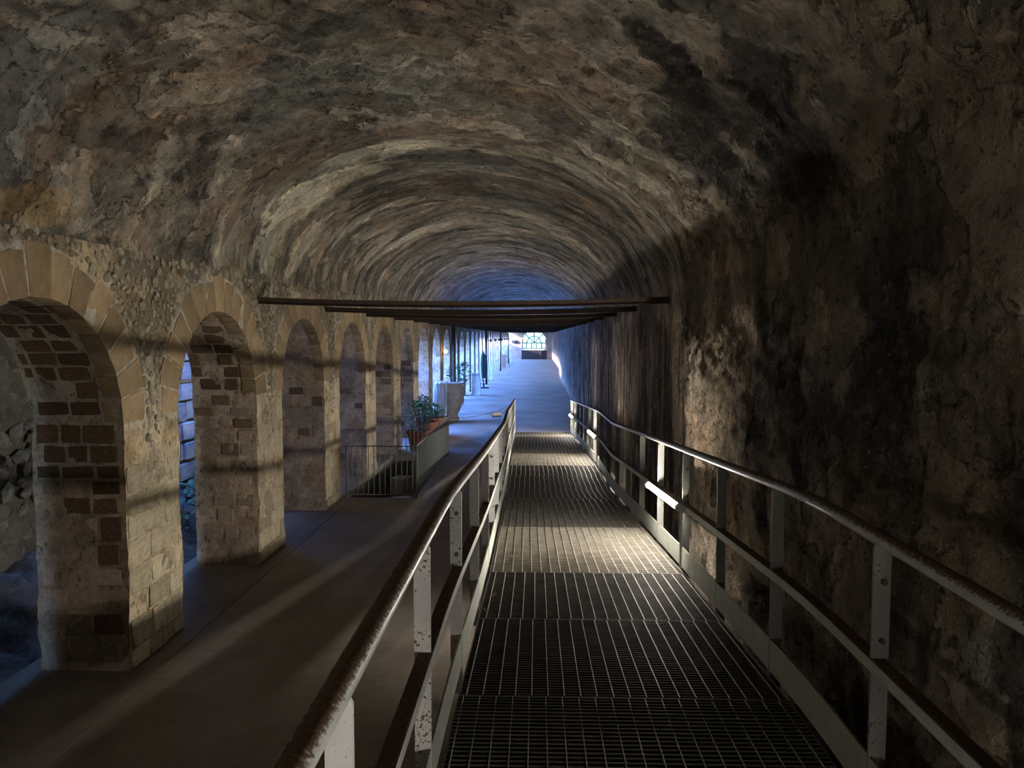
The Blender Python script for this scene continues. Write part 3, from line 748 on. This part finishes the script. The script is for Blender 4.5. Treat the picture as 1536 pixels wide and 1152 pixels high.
# ------------------------------------------------------------------ outside, left of the arcade
def rock_sheet(name, mat, x_of, y0, y1, z0, z1, step, amp, label):
    yy = np.arange(y0, y1 + step * .5, step); zz = np.linspace(z0, z1, max(2, int((z1 - z0) / step) + 1))
    Y, Z = np.meshgrid(yy, zz, indexing='ij'); Y, Z = Y.ravel(), Z.ravel()
    P = np.stack([0 * Y, Y, Z], 1)
    X = x_of(Y, Z) + amp * fbm(P, 1.1, 5, 0.6, 3)
    V = np.stack([X, Y, Z], 1); F = grid_faces(len(yy), len(zz), flip=True)
    nb = len(V); V2 = V.copy(); V2[:, 0] -= 0.5
    F2 = grid_faces(len(yy), len(zz), nb)
    n_, m_ = len(yy), len(zz); ring = [i * m_ + m_ - 1 for i in range(n_)]
    top = np.array([(ring[i], ring[i] + nb, ring[i + 1] + nb, ring[i + 1]) for i in range(n_ - 1)])
    e0 = np.array([(j, j + 1, j + 1 + nb, j + nb) for j in range(m_ - 1)]); e1 = np.array([(j, j + nb, j + 1 + nb, j + 1) for j in range((n_ - 1) * m_, n_ * m_ - 1)])
    me = npmesh(name, np.concatenate([V, V2]), np.concatenate([F, F2, top, e0, e1]), mat)
    return tag(link(name, me), label, 'wall', kind='structure')
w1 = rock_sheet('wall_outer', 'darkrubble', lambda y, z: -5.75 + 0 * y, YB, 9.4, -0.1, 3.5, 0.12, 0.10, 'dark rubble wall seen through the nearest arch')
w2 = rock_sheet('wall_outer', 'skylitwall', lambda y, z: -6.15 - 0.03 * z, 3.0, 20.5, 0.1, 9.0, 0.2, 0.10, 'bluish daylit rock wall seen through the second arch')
w3 = rock_sheet('wall_outer', 'skylitwall', lambda y, z: -9.0 + 0 * y, 8, 42, 0.0, 5.0, 0.5, 0.1, 'taller unseen wall added to block the sun outside the middle arches')  # added sun blocker, high enough to keep direct sun out of these arches
w4 = rock_sheet('wall_outer', 'skylitwall', lambda y, z: -9.0 + 0 * y, 42, 112, 0.0, 3.85, 0.5, 0.1, 'lower unseen wall added to trim the sun outside the far arches')  # added sun blocker, its height lets only a thin sun strip through
MB().box((-6.4, YB, 3.5), (-4.1, 11.2, 3.75)).box((-5.25, 11.2, 3.5), (-4.1, 13.9, 3.75)).build('shade_slab_1', 'darkrubble'); tag(bpy.data.objects['shade_slab_1'], 'unseen slab added to keep daylight off the passage outside the nearest arch', 'roof', kind='structure')  # added light blocker, leaves a narrow slot for sky light on the outer wall
MB().box((-6.6, 13.9, 3.5), (-4.1, 21.0, 3.75)).build('shade_slab_2', 'darkrubble'); tag(bpy.data.objects['shade_slab_2'], 'unseen slab added to keep daylight off the arches beside the pit', 'roof', kind='structure')  # added light blocker, holds blue daylight back from the floor here
# roof mass over the vault so that no light leaks over the arcade
rm = MB()
for i in range(1):
    rm.box((-4.5, YB - 0.3, 5.75), (2.6, YE + 0.6, 6.0)); rm.box((-4.45, YB - 0.3, 3.62), (-4.19, YE + 0.6, 5.75)); rm.box((2.3, YB - .3, -0.1), (2.55, YE + .6, 5.75))
rm.build('wall_shell', 'darkrubble'); tag(bpy.data.objects['wall_shell'], 'outer masonry shell over and beside the vault', 'wall', kind='structure')
def build_ground():
    yy = np.concatenate([np.arange(YB, 24, 0.12), np.arange(24, 113, 1.0)]); xx = np.concatenate([np.arange(-4.15, -7.6, -0.1), np.arange(-8, -16, -0.8)])
    Y, X = np.meshgrid(yy, xx, indexing='ij'); Y, X = Y.ravel(), X.ravel()
    P = np.stack([X, Y, 0 * X], 1)
    nearm = sst(24, 20, Y)
    Z = -0.03 + nearm * (sst(-4.3, -6.0, X) * 0.42 + sst(-4.2, -4.9, X) * (0.16 * fbm(P, 1.6, 5, 0.6, 5) + 0.08 * np.abs(fbm(P, 4.0, 4, 0.6, 8))))
    me = npmesh('ground', np.stack([X, Y, Z], 1), grid_faces(len(yy), len(xx)), 'soil')
    tag(link('ground', me), 'rough dark earth outside the arches', 'ground', kind='structure')
build_ground()
g = MB().box((-30, YE + 0.6, -0.3), (30, 160, -0.02)).build('terrace', 'marble'); tag(g, 'pale terrace beyond the end window', 'ground', kind='structure')
# blocks of the daylit wall and rubble of the dark wall
r = random.Random(5)
for z in np.arange(0.35, 3.9, 0.34):
    y = 10.8 + r.uniform(0, .4)
    while y < 15.0:
        wd = r.uniform(0.35, 0.8)
        part('wall_block', r.choice(BL['skylitwall']), None, w2, (-6.11 - 0.03 * z + r.uniform(-.03, .03), y + wd / 2, z + 0.16), (0, 0, 0), (0.22, wd - 0.04, 0.31)); y += wd
pts = []
for i in range(900):
    y, z, s_ = r.uniform(7.0, 9.3), r.uniform(0.2, 2.6), r.uniform(0.10, 0.26)
    if any((y - p[0]) ** 2 + (z - p[1]) ** 2 < (0.42 * (s_ + p[2])) ** 2 for p in pts): continue
    pts.append((y, z, s_))
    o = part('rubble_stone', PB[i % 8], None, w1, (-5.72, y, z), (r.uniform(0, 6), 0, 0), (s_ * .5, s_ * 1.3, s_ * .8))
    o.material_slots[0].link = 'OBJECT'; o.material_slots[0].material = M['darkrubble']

# ------------------------------------------------------------------ the ramp
def dz_(y):      # deck height
    return float(np.interp(y, [-20, 3.4, 11.4, 13.6, 22.0], [1.09, 1.09, 0.49, 0.47, 0.02]))
def cx_(y): return 0.42 - 0.0135 * max(0.0, y - 6.0)
HW = 0.795
Y0R, Y1R = -8.6, 22.0
ramp = empty('grating_ramp', (0.42, 0, 0)); tag(ramp, 'long steel grating ramp sloping down to the gallery floor', 'ramp')
seams = [-8.6, -7.4, -6.2, -5.0, -3.9, -2.7, -1.45, -0.2, 1.05, 2.3, 3.55, 4.8, 6.07, 8.2, 9.3, 10.4, 11.5, 12.6, 13.7, 14.8, 15.9, 17.0, 18.1, 19.2, 20.3, 21.2, 22.0]
def bar_pts(y0, y1, off):  # the deck frame at y
    return None
for i in range(len(seams) - 1):
    a, b = seams[i], seams[i + 1]
    jog = 0.012 * ((i % 3) - 1)
    fr = MB()
    for sx in (-1, 1):
        path = [(cx_(y) - 0.42 + sx * (HW - 0.004), y, dz_(y) - 0.016) for y in np.linspace(a + .004, b - .004, 4)]
        fr.sweep(path, [(-.003, -.016), (.003, -.016), (.003, .016), (-.003, .016)])
    for y in (a + 0.006, b - 0.006):
        c = cx_(y) - 0.42; z = dz_(y)
        fr.box((c - HW, y - .003, z - .032), (c + HW, y + .003, z + .001))
    p = fr.build('grating_panel', 'bearing', ramp)
    bars = MB(); nb = int(round((b - a) / 0.0335))
    for j in range(1, nb):
        y = a + (b - a) * j / nb; c = cx_(y) - 0.42; z = dz_(y)
        bars.box((c - HW + .008, y - .0025, z - .030), (c + HW - .008, y + .0025, z))
    o = bars.build('bearing_bars', 'litbar' if a in (6.07, 13.7, 14.8, 20.3) else 'bearing', p); o['kind'] = 'stuff'
    rods = MB(); nr = 20
    for j in range(nr):
        q = -HW + 2 * HW * (j + 0.5) / nr + jog
        rods.sweep([(cx_(y) - 0.42 + q, y, dz_(y) + 0.0015) for y in np.linspace(a + .008, b - .008, 3)], [(-.0022, -.005), (.0022, -.005), (.0022, .002), (-.0022, .002)])
    o = rods.build('cross_rods', 'rod', p); o['kind'] = 'stuff'
for sx in (-1, 1):
    st = MB().sweep([(cx_(y) - 0.42 + sx * (HW - .03), y, max(dz_(y) - 0.10, 0.04) if y < 20 else 0.012) for y in (Y0R, 3.4, 11.4, 13.6, 19.5)], [(-.03, -.055), (.03, -.055), (.03, .055), (-.03, .055)])
    st.build('stringer', 'blackiron', ramp)
for y in np.arange(-8.4, 19, 2.36):
    for sx in (-1, 1):
        if dz_(y) > 0.2: MB().box((cx_(y) - .42 + sx * (HW - .06) - .03, y - .03, 0), (cx_(y) - .42 + sx * (HW - .06) + .03, y + .03, dz_(y) - .16)).build('support_leg', 'blackiron', ramp)

def rail_z(y): return dz_(y) + float(np.interp(y, [-20, 3.4, 11.4, 22], [1.0, 1.0, 1.02, 0.95]))
def railing(sx, name, label):
    root = empty(name, (0.42 + sx * 0.83, 0, 0)); tag(root, label, 'railing')
    ox = 0.42 + sx * 0.83
    X = lambda y, d=0.0: cx_(y) + sx * (0.83 + d) - ox
    ky = sorted(set([Y0R] + list(np.arange(Y0R, Y1R, 1.0)) + [3.1, 3.4, 3.7, 11.1, 11.4, 11.7, 13.3, 13.6, 13.9, Y1R]))
    sm = lambda f, y: (f(y - .25) + f(y) + f(y + .25)) / 3
    path = [(X(y), y, sm(rail_z, y)) for y in ky]
    path.append((X(Y1R), Y1R + 0.03, rail_z(Y1R) - 0.03))
    n = 14
    MB().sweep(path, [(0.034 * math.cos(2 * math.pi * j / n), 0.026 * math.sin(2 * math.pi * j / n)) for j in range(n)]).build('handrail', 'rail', root, smooth=True)
    mz = lambda y: sm(dz_, y) + 0.53
    m = MB(); m.sweep([(X(y, -0.025), y, mz(y)) for y in ky if y <= Y1R], [(-.003, -.022), (.003, -.022), (.003, .022), (-.003, .022)] if True else [])
    m.sweep([(X(y, 0.002), y, mz(y) + 0.020) for y in ky if y <= Y1R], [(-.026, -.003), (.026, -.003), (.026, .003), (-.026, .003)])
    m.build('mid_rail', 'midrail', root)
    MB().sweep([(X(y, -0.012), y, sm(dz_, y) + 0.011 + 0.085) for y in ky if y <= Y1R], [(-.005, -.085), (.005, -.085), (.005, .085), (-.005, .085)]).build('kick_plate', 'kick', root)
    for i, y in enumerate(np.arange(0.38 - 1.18 * 7, 22.0, 1.18)):
        if i == 18: pass
        z0 = dz_(y) - (0.14 if dz_(y) > 0.2 else 0.0); z1 = sm(rail_z, y) - 0.012
        hw = 0.031; c = X(y, 0.012)
        mb = MB(); ch = 0.02
        prof = [(-hw, z0), (hw, z0), (hw, z1 - 0.045), (hw - ch, z1), (-hw + ch * 0.4, z1), (-hw, z1 - 0.03)]
        mb.add([(c + px, y - .006, pz) for px, pz in prof] + [(c + px, y + .006, pz) for px, pz in prof],
               [tuple(range(6)), tuple(range(11, 5, -1))] + [(j, j + 6, (j + 1) % 6 + 6, (j + 1) % 6) for j in range(6)])
        p = mb.build('post', 'post' if sx < 0 else 'shadedpost', root)
        if i % 3 == (0 if sx > 0 else 1):
            for h in (0.62, 0.84):
                MB().tube([(c + .004, y - .02, dz_(y) + h), (c + .004, y + .016, dz_(y) + h)], 0.011, 10).build('bolt', 'bolt', p)
    MB().box((X(Y1R) - .03, Y1R - .006, 0.0), (X(Y1R) + .03, Y1R + .006, rail_z(Y1R) - .02)).build('post', 'post', root)
    return root
railing(-1, 'ramp_railing', 'rusty steel handrail with white posts on the left edge of the ramp')
railing(1, 'ramp_railing', 'steel handrail carrying the tube lamps beside the right wall')

def tube_lamp(y0, y1, label, sx=1):
    ym = (y0 + y1) / 2; x = cx_(ym) + sx * 0.765
    zf = lambda y: dz_(y) + 0.53
    o = empty('tube_lamp', (x, ym, zf(ym))); tag(o, label, 'lamp', 'tube lamps along the right railing')
    a = Vector((cx_(y0) + sx * 0.765 - x, y0 - ym, zf(y0) - zf(ym))); b = Vector((cx_(y1) + sx * 0.765 - x, y1 - ym, zf(y1) - zf(ym)))
    d = (b - a).normalized()
    # half-round glowing diffuser towards the ramp, opaque housing towards the wall
    side = d.cross(Vector((0, 0, 1))).normalized() * -sx; up = Vector((0, 0, 1))
    for nm, mt, a0, rr in (('diffuser', 'tube', -math.pi / 2, 0.028), ('housing', 'cap', math.pi / 2, 0.032)):
        mb = MB(); nn = 9
        for p in (a + d * .05, b - d * .05):
            for j in range(nn):
                q = a0 + math.pi * j / (nn - 1); mb.v.append(tuple(p + side * math.cos(q) * rr + up * math.sin(q) * rr))
        mb.f = [(j, j + 1, nn + j + 1, nn + j) for j in range(nn - 1)] + [(0, nn, 2 * nn - 1, nn - 1), tuple(range(nn - 1, -1, -1)), tuple(range(nn, 2 * nn))]
        mb.build(nm, mt, o)
    for (p, q) in ((a - d * .03, a + d * .055), (b - d * .055, b + d * .03)):
        MB().tube([p, q], 0.034, 14).build('end_cap', 'cap', o)
    MB().tube([a + d * .15 + Vector((sx * .034, 0, 0)), b - d * .15 + Vector((sx * .034, 0, 0))], 0.012, 6).build('mounting_bar', 'cap', o)
    MB().tube([a + Vector((sx * .012, .01, -.03)), a + Vector((sx * .012, .01, -.5))], 0.010, 8).build('conduit', 'cap', o)
    return o
tube_lamp(6.15, 7.75, 'nearest glowing tube lamp on the right railing')
tube_lamp(13.5, 15.1, 'middle of the three glowing tube lamps on the right railing')
tube_lamp(20.0, 21.6, 'farthest glowing tube lamp at the foot of the right railing')
tube_lamp(-1.4, 0.2, 'glowing tube lamp on the right railing beside the viewpoint')
tube_lamp(-3.0, -1.7, 'added unseen fill tube on the left railing behind the viewpoint', -1)  # added fill lamp out of view, brightens the right-hand wall

# ------------------------------------------------------------------ iron tie beams and poles
def tie_beam(y, i):
    o = empty('tie_beam', (XC, y, 3.26)); tag(o, ordn(i) + ' dark iron tie beam across the gallery, counted from the near end', 'beam', 'iron tie beams across the gallery')
    path = [(x, 0, -0.05 * (1 - (x / 2.5) ** 2)) for x in np.linspace(-2.56, 2.56, 9)]
    for nm, sec in (('web', [(-.005, -.035), (.005, -.035), (.005, .035), (-.005, .035)]), ('flange', [(-.03, .030), (.03, .030), (.03, .040), (-.03, .040)]), ('flange', [(-.03, -.040), (.03, -.040), (.03, -.030), (-.03, -.030)])):
        MB().sweep(path, sec).build(nm, 'beam', o)
for i in range(21): tie_beam(9.15 + 2.94 * i, i)
for i, y in enumerate((26.8, 44.4, 62.1, 79.7)):
    o = empty('iron_pole', (-2.93, y, 0)); tag(o, ['dark iron pole standing beside the sheet-covered urn', 'dark iron pole standing near the closed green parasol', 'reddish iron pole among the far pale pedestals', 'thin iron pole close to the end wall'][i], 'pole', 'iron poles under the tie beams')
    MB().tube([(0, 0, 0.02), (0, 0, 3.2)], 0.07 if i == 0 else 0.06, 12).build('shaft', 'beam', o, smooth=True)
    MB().box((-.13, -.13, 0), (.13, .13, .02)).build('base_plate', 'beam', o)

# ------------------------------------------------------------------ fence around the pit
def fence(a, b, label):
    A, B = Vector(a), Vector(b); L = (B - A).length; d = (B - A) / L
    o = empty('iron_fence', a); tag(o, label, 'fence', 'fence panels round the pit')
    for z in (0.07, 0.92):
        MB().sweep([(0, 0, z), tuple(d * L + Vector((0, 0, z)))], [(-.012, -.008), (.012, -.008), (.012, .008), (-.012, .008)]).build('fence_rail', 'fence', o)
    n = int(round(L / 0.1)); me = MB().sweep([(0, 0, 0.07), (0, 0, 0.915)], [(-.006, -.010), (.006, -.010), (.006, .010), (-.006, .010)]).mesh('picket'); me.materials.append(M['fence'])
    rz = math.atan2(d.y, d.x)
    for i in range(1, n): part('picket', me, None, o, tuple(d * (L * i / n)), (0, 0, rz))
    pm = MB().box((-.016, -.016, 0), (.016, .016, 0.94)).mesh('fence_post'); pm.materials.append(M['fence'])
    for t_ in (0.0, 1.0): part('fence_post', pm, None, o, tuple(d * L * t_))
    return o
fence((-3.30, 12.92, 0), (-2.14, 12.92, 0), 'near iron fence panel of thin upright bars before the pit')
fence((-2.08, 12.96, 0), (-2.08, 17.74, 0), 'long iron fence panel running along the pit beside the walkway')
fence((-3.30, 17.8, 0), (-2.12, 17.8, 0), 'far iron fence panel closing the back of the pit')
# rope and sign
A = Vector((-0.60, 21.95, 0.90)); B = Vector((-2.08, 17.79, 0.90))
pts = [A.lerp(B, t_) + Vector((0, 0, -0.14 * 4 * t_ * (1 - t_))) for t_ in np.linspace(0.02, 0.98, 17)]
o = MB().tube(pts, 0.008, 6).build('barrier_rope', 'rope'); tag(o, 'thin dark rope barring the way from ramp foot to fence', 'rope')
p = pts[5]
o = empty('hanging_sign', tuple(p), math.atan2(0.3, 1)); tag(o, 'small pale plate hanging from the barrier rope', 'sign')
MB().box((-.13, -.004, -.17), (.13, .004, -.05)).build('plate', 'sign', o)
for x in (-.1, .1): MB().box((x - .003, -.003, -.06), (x + .003, .003, 0.012)).build('hanger', 'rope', o)
# slabs and things in the pit
for (x, y, z, sx, sy, sz, rz, lab) in ((-2.72, 14.9, PD, .42, .75, .30, .15, 'pale stone slab lying in the middle of the fenced pit'), (-3.0, 16.6, PD, .36, .5, .46, -.2, 'upright pale stone block at the back of the fenced pit'), (-2.9, 13.9, PD, .2, .3, .3, .4, 'small stone block in the pit near the front fence')):
    me = block_mesh(int(x * 100) % 97, 'marble'); me.name = 'stone_slab'
    o = link('stone_slab', me, None, None, (x, y, z + sz / 2 - 0.005), (0, 0, rz)); o.scale = (sx, sy, sz); tag(o, lab, 'stone')

# ------------------------------------------------------------------ potted plants and weeds
def foliage(seed, n, rad, h0, h1, leaf=0.06):
    r = random.Random(seed); mb = MB()
    for i in range(n):
        a = r.uniform(0, 6.28); q = rad * math.sqrt(r.random()); z = r.uniform(h0, h1)
        q *= 0.5 + 0.9 * math.sin(math.pi * min(1, max(0.05, (z - h0) / (h1 - h0))))
        c = Vector((q * math.cos(a), q * math.sin(a), z)); L = leaf * r.uniform(.7, 1.5)
        d = Vector((math.cos(a) + r.uniform(-.6, .6), math.sin(a) + r.uniform(-.6, .6), r.uniform(-.5, .7))).normalized(); s_ = d.cross(Vector((0, 0, 1))).normalized() * L * .32; nrm = s_.cross(d).normalized() * L * .08
        mb.add([c, c + d * L * .5 + s_ + nrm, c + d * L, c + d * L * .5 - s_ + nrm, c + d * L * .5], [(0, 4, 1), (4, 2, 1), (0, 3, 4), (4, 3, 2)])
    return mb
def potted(loc, sc, seed, label, h=0.75):
    o = empty('potted_plant', loc); tag(o, label, 'plant', 'potted plants behind the pit')
    MB().lathe([(.15, 0), (.20, .30), (.235, .31), (.235, .37), (.205, .37), (.19, .32)], 20).build('pot', 'terracotta', o, smooth=False).scale = (sc,) * 3
    for i in range(5):
        a = i * 1.26; MB().tube([(0, 0, .32 * sc), (.06 * math.cos(a), .06 * math.sin(a), .32 * sc + h * .5), (.16 * math.cos(a), .16 * math.sin(a), .32 * sc + h * .9)], .008, 5).build('stem', 'stem', o)
    foliage(seed, 420, .22, .32 * sc, .32 * sc + h, .09).build('foliage', 'leaf', o)
potted((-2.93, 18.6, 0), 1.35, 1, 'leafy plant in a red clay pot nearest the pit fence', 0.8)
potted((-2.98, 20.0, 0), 1.5, 2, 'bushy plant in a large red clay pot before the sixth pier', 0.75)
potted((-2.93, 21.4, 0), 1.4, 3, 'low plant in a red clay pot nearest the sheet-covered urn', 0.45)
for i, (x, y, z, n, lab) in enumerate(((-5.45, 11.7, .22, 200, 'low green weed at the foot of the daylit wall'), (-5.0, 10.5, .12, 120, 'small green weed in the earth outside the second arch'), (-5.3, 13.1, .2, 300, 'green bush growing against the daylit wall'))):
    o = empty('weed', (x, y, z)); tag(o, lab, 'plant', 'weeds outside the second arch'); foliage(20 + i, n, .3 + .1 * i, 0, .25 + .12 * i, .11).build('foliage', 'leaf', o)
    MB().tube([(0, 0, -.06), (0.02, 0, .2)], .012, 5).build('stem', 'stem', o)
for i, (x, y, lab) in enumerate(((-2.98, 27.6, 'sprig of leaves rising behind the sheet-covered urn'), (-2.98, 30.8, 'slender leafy plant beside the far piers'))):
    o = empty('tall_plant', (x, y, 0)); tag(o, lab, 'plant')
    MB().tube([(0, 0, 0), (.02, .02, .8), (0, 0, 1.5)], .015, 6).build('stem', 'stem', o); foliage(40 + i, 130, .2, .95, 1.75, .14).build('foliage', 'leaf', o)

# ------------------------------------------------------------------ the sheet-covered urn
def urn():
    wob = lambda a, z: 1 + 0.05 * math.sin(2 * a + 1) + 0.03 * math.sin(5 * a + 3 * z)
    o = empty('stone_urn', (-2.86, 25.0, 0)); tag(o, 'large grey stone urn partly covered by a plastic sheet', 'urn')
    MB().lathe([(.24, 0), (.28, .05), (.27, .14), (.22, .2), (.30, .36), (.40, .62), (.45, .92), (.45, 1.12), (.42, 1.2), (.46, 1.23), (.46, 1.29), (.38, 1.29), (.36, 1.2)], 28, wob=wob).build('body', 'urnstone', o, smooth=True)
    nu, nv = 34, 26; V = []
    for i in range(nu):
        a = math.radians(135 + 130 * i / (nu - 1))
        for j in range(nv):
            t_ = j / (nv - 1)
            if t_ < .22: rr = .18 + .33 * t_ / .22; z = 1.335 - .02 * (t_ / .22) ** 2
            else: q = (t_ - .22) / .78; rr = .51 + .05 * q + .06 * q * math.sin(11 * a + 2 * q) ; z = 1.31 - 1.20 * q + .05 * math.sin(6 * a) * q
            rr += .02 * math.sin(17 * a + 5 * z)
            V.append((rr * math.cos(a), rr * math.sin(a), z))
    me = npmesh('plastic_sheet', np.array(V), grid_faces(nu, nv), 'plastic')
    s_ = link('plastic_sheet', me, None, None, (-2.86, 25.0, 0)); sm_ = s_.modifiers.new('thick', 'SOLIDIFY'); sm_.thickness = 0.004
    tag(s_, 'milky bluish plastic sheet draped over the stone urn', 'sheet')
urn()

# ------------------------------------------------------------------ far furnishings
def pedestal(x, y, wd, h, label, lean=0.0, mat='marble'):
    o = empty('stone_pedestal', (x, y, 0)); tag(o, label, 'pedestal', 'pale pedestals along the arcade')
    q = wd / 2
    MB().box((-q * 1.15, -q * 1.15, 0), (q * 1.15, q * 1.15, .12)).build('plinth', mat, o)
    sh = MB(); sh.add([(-q, -q, .12), (q + lean, -q, .12), (q + lean, q, .12), (-q, q, .12), (-q, -q, h - .14), (q, -q, h - .14), (q, q, h - .14), (-q, q, h - .14)], [(0, 3, 2, 1), (4, 5, 6, 7), (0, 1, 5, 4), (1, 2, 6, 5), (2, 3, 7, 6), (3, 0, 4, 7)]); sh.build('shaft', mat, o)
    MB().box((-q * 1.12, -q * 1.12, h - .14), (q * 1.12, q * 1.12, h)).build('cap', mat, o)
pedestal(-2.90, 36.4, .36, 1.06, 'nearest pale stone pedestal before the green parasol', .06)
pedestal(-2.95, 47.8, .42, 1.05, 'pale stone pedestal just beyond the green parasol')
pedestal(-2.9, 55.2, .38, 1.2, 'third pale stone pedestal along the arcade')
pedestal(-2.85, 67.0, .36, 1.25, 'pinkish stone pedestal before the small handrail', 0, 'endplaster')
pedestal(-2.8, 80.5, .6, 1.35, 'broad pale pedestal nearest the end wall')
o = empty('closed_parasol', (-2.86, 41.0, 0)); tag(o, 'dark green closed parasol standing upright by the arcade', 'parasol')
MB().lathe([(.02, .55), (.10, .58), (.13, .9), (.15, 1.4), (.12, 1.8), (.03, 1.95)], 16, wob=lambda a, z: 1 + .18 * math.sin(6 * a)).build('canopy', 'greencloth', o)
MB().tube([(0, 0, .05), (0, 0, 2.02)], .022, 8).build('pole', 'blackiron', o); MB().lathe([(.30, 0), (.30, .06), (.06, .10), (.04, .3)], 16).build('base', 'blackiron', o)
o = empty('step_handrail', (-2.45, 68.5, 0)); tag(o, 'small bent iron handrail beside the far pedestals', 'handrail')
MB().tube([(-.35, 0, 1.05), (-.1, 0, .98), (0, 0, .85), (0, 0, 0)], .03, 8).build('rail', 'blackiron', o); MB().tube([(-.35, 0, 1.05), (-.35, 0, 0)], .03, 8).build('post', 'blackiron', o)
for i in range(7):
    k = 16 + 2 * i if i < 6 else 28
    y = 6.55 + PER * k
    o = empty('floodlight', (XL + .02, y, 2.55)); tag(o, ordn(i) + ' small black floodlight on the far piers, counted from the near end', 'lamp', 'black floodlights on the far piers')
    MB().box((.10, -.12, -.10), (.24, .12, .10)).build('housing', 'blackiron', o); MB().box((0, -.03, -.03), (.11, .03, .03)).build('bracket', 'blackiron', o)
o = empty('wall_box', (-2.75, YE - .02, 2.22)); tag(o, 'black box mounted on the end wall left of the window', 'box')
MB().box((-.28, -.22, -.16), (.28, 0, .16)).build('housing', 'blackiron', o); MB().box((-.2, -.26, -.1), (.2, -.225, .1)).build('front_panel', 'blackiron', o)
o = empty('wall_sconce', (XL + .01, 27.2, 2.22)); tag(o, 'glowing amber sconce on a middle pier', 'lamp')
MB().box((0, -.05, -.08), (.03, .05, .08)).build('back_plate', 'blackiron', o); MB().tube([(.03, 0, -.04), (.12, 0, -.04), (.12, 0, 0.0)], .01, 6).build('arm', 'blackiron', o)
MB().lathe([(.02, 0), (.05, .03), (.055, .07), (.03, .11), (.005, .12)], 14, (.12, 0, 0)).build('bulb', 'amber', o, smooth=True)
# dead leaves on the ramp
r = random.Random(3)
for i, (x, y, lab) in enumerate(((-.30, 5.35, 'curled brown dead leaf by the left edge of the ramp'), (-.33, 4.95, 'tiny brown leaf on the grating near the left kick plate'), (-.2, 6.6, 'small dry leaf on the brightly lit grating panel'))):
    s_ = .045 if i == 0 else .022
    mb = MB(); mb.add([(-s_, 0, .006), (0, -s_ * .5, .012), (s_, 0, .02), (0, s_ * .5, .004), (0, 0, .002)], [(0, 1, 4), (1, 2, 4), (2, 3, 4), (3, 0, 4)])
    o = mb.build('dead_leaf', 'deadleaf', None, (x, y, dz_(y) + .003)); o.rotation_euler.z = r.uniform(0, 6); tag(o, lab, 'leaf', 'dead leaves on the ramp')
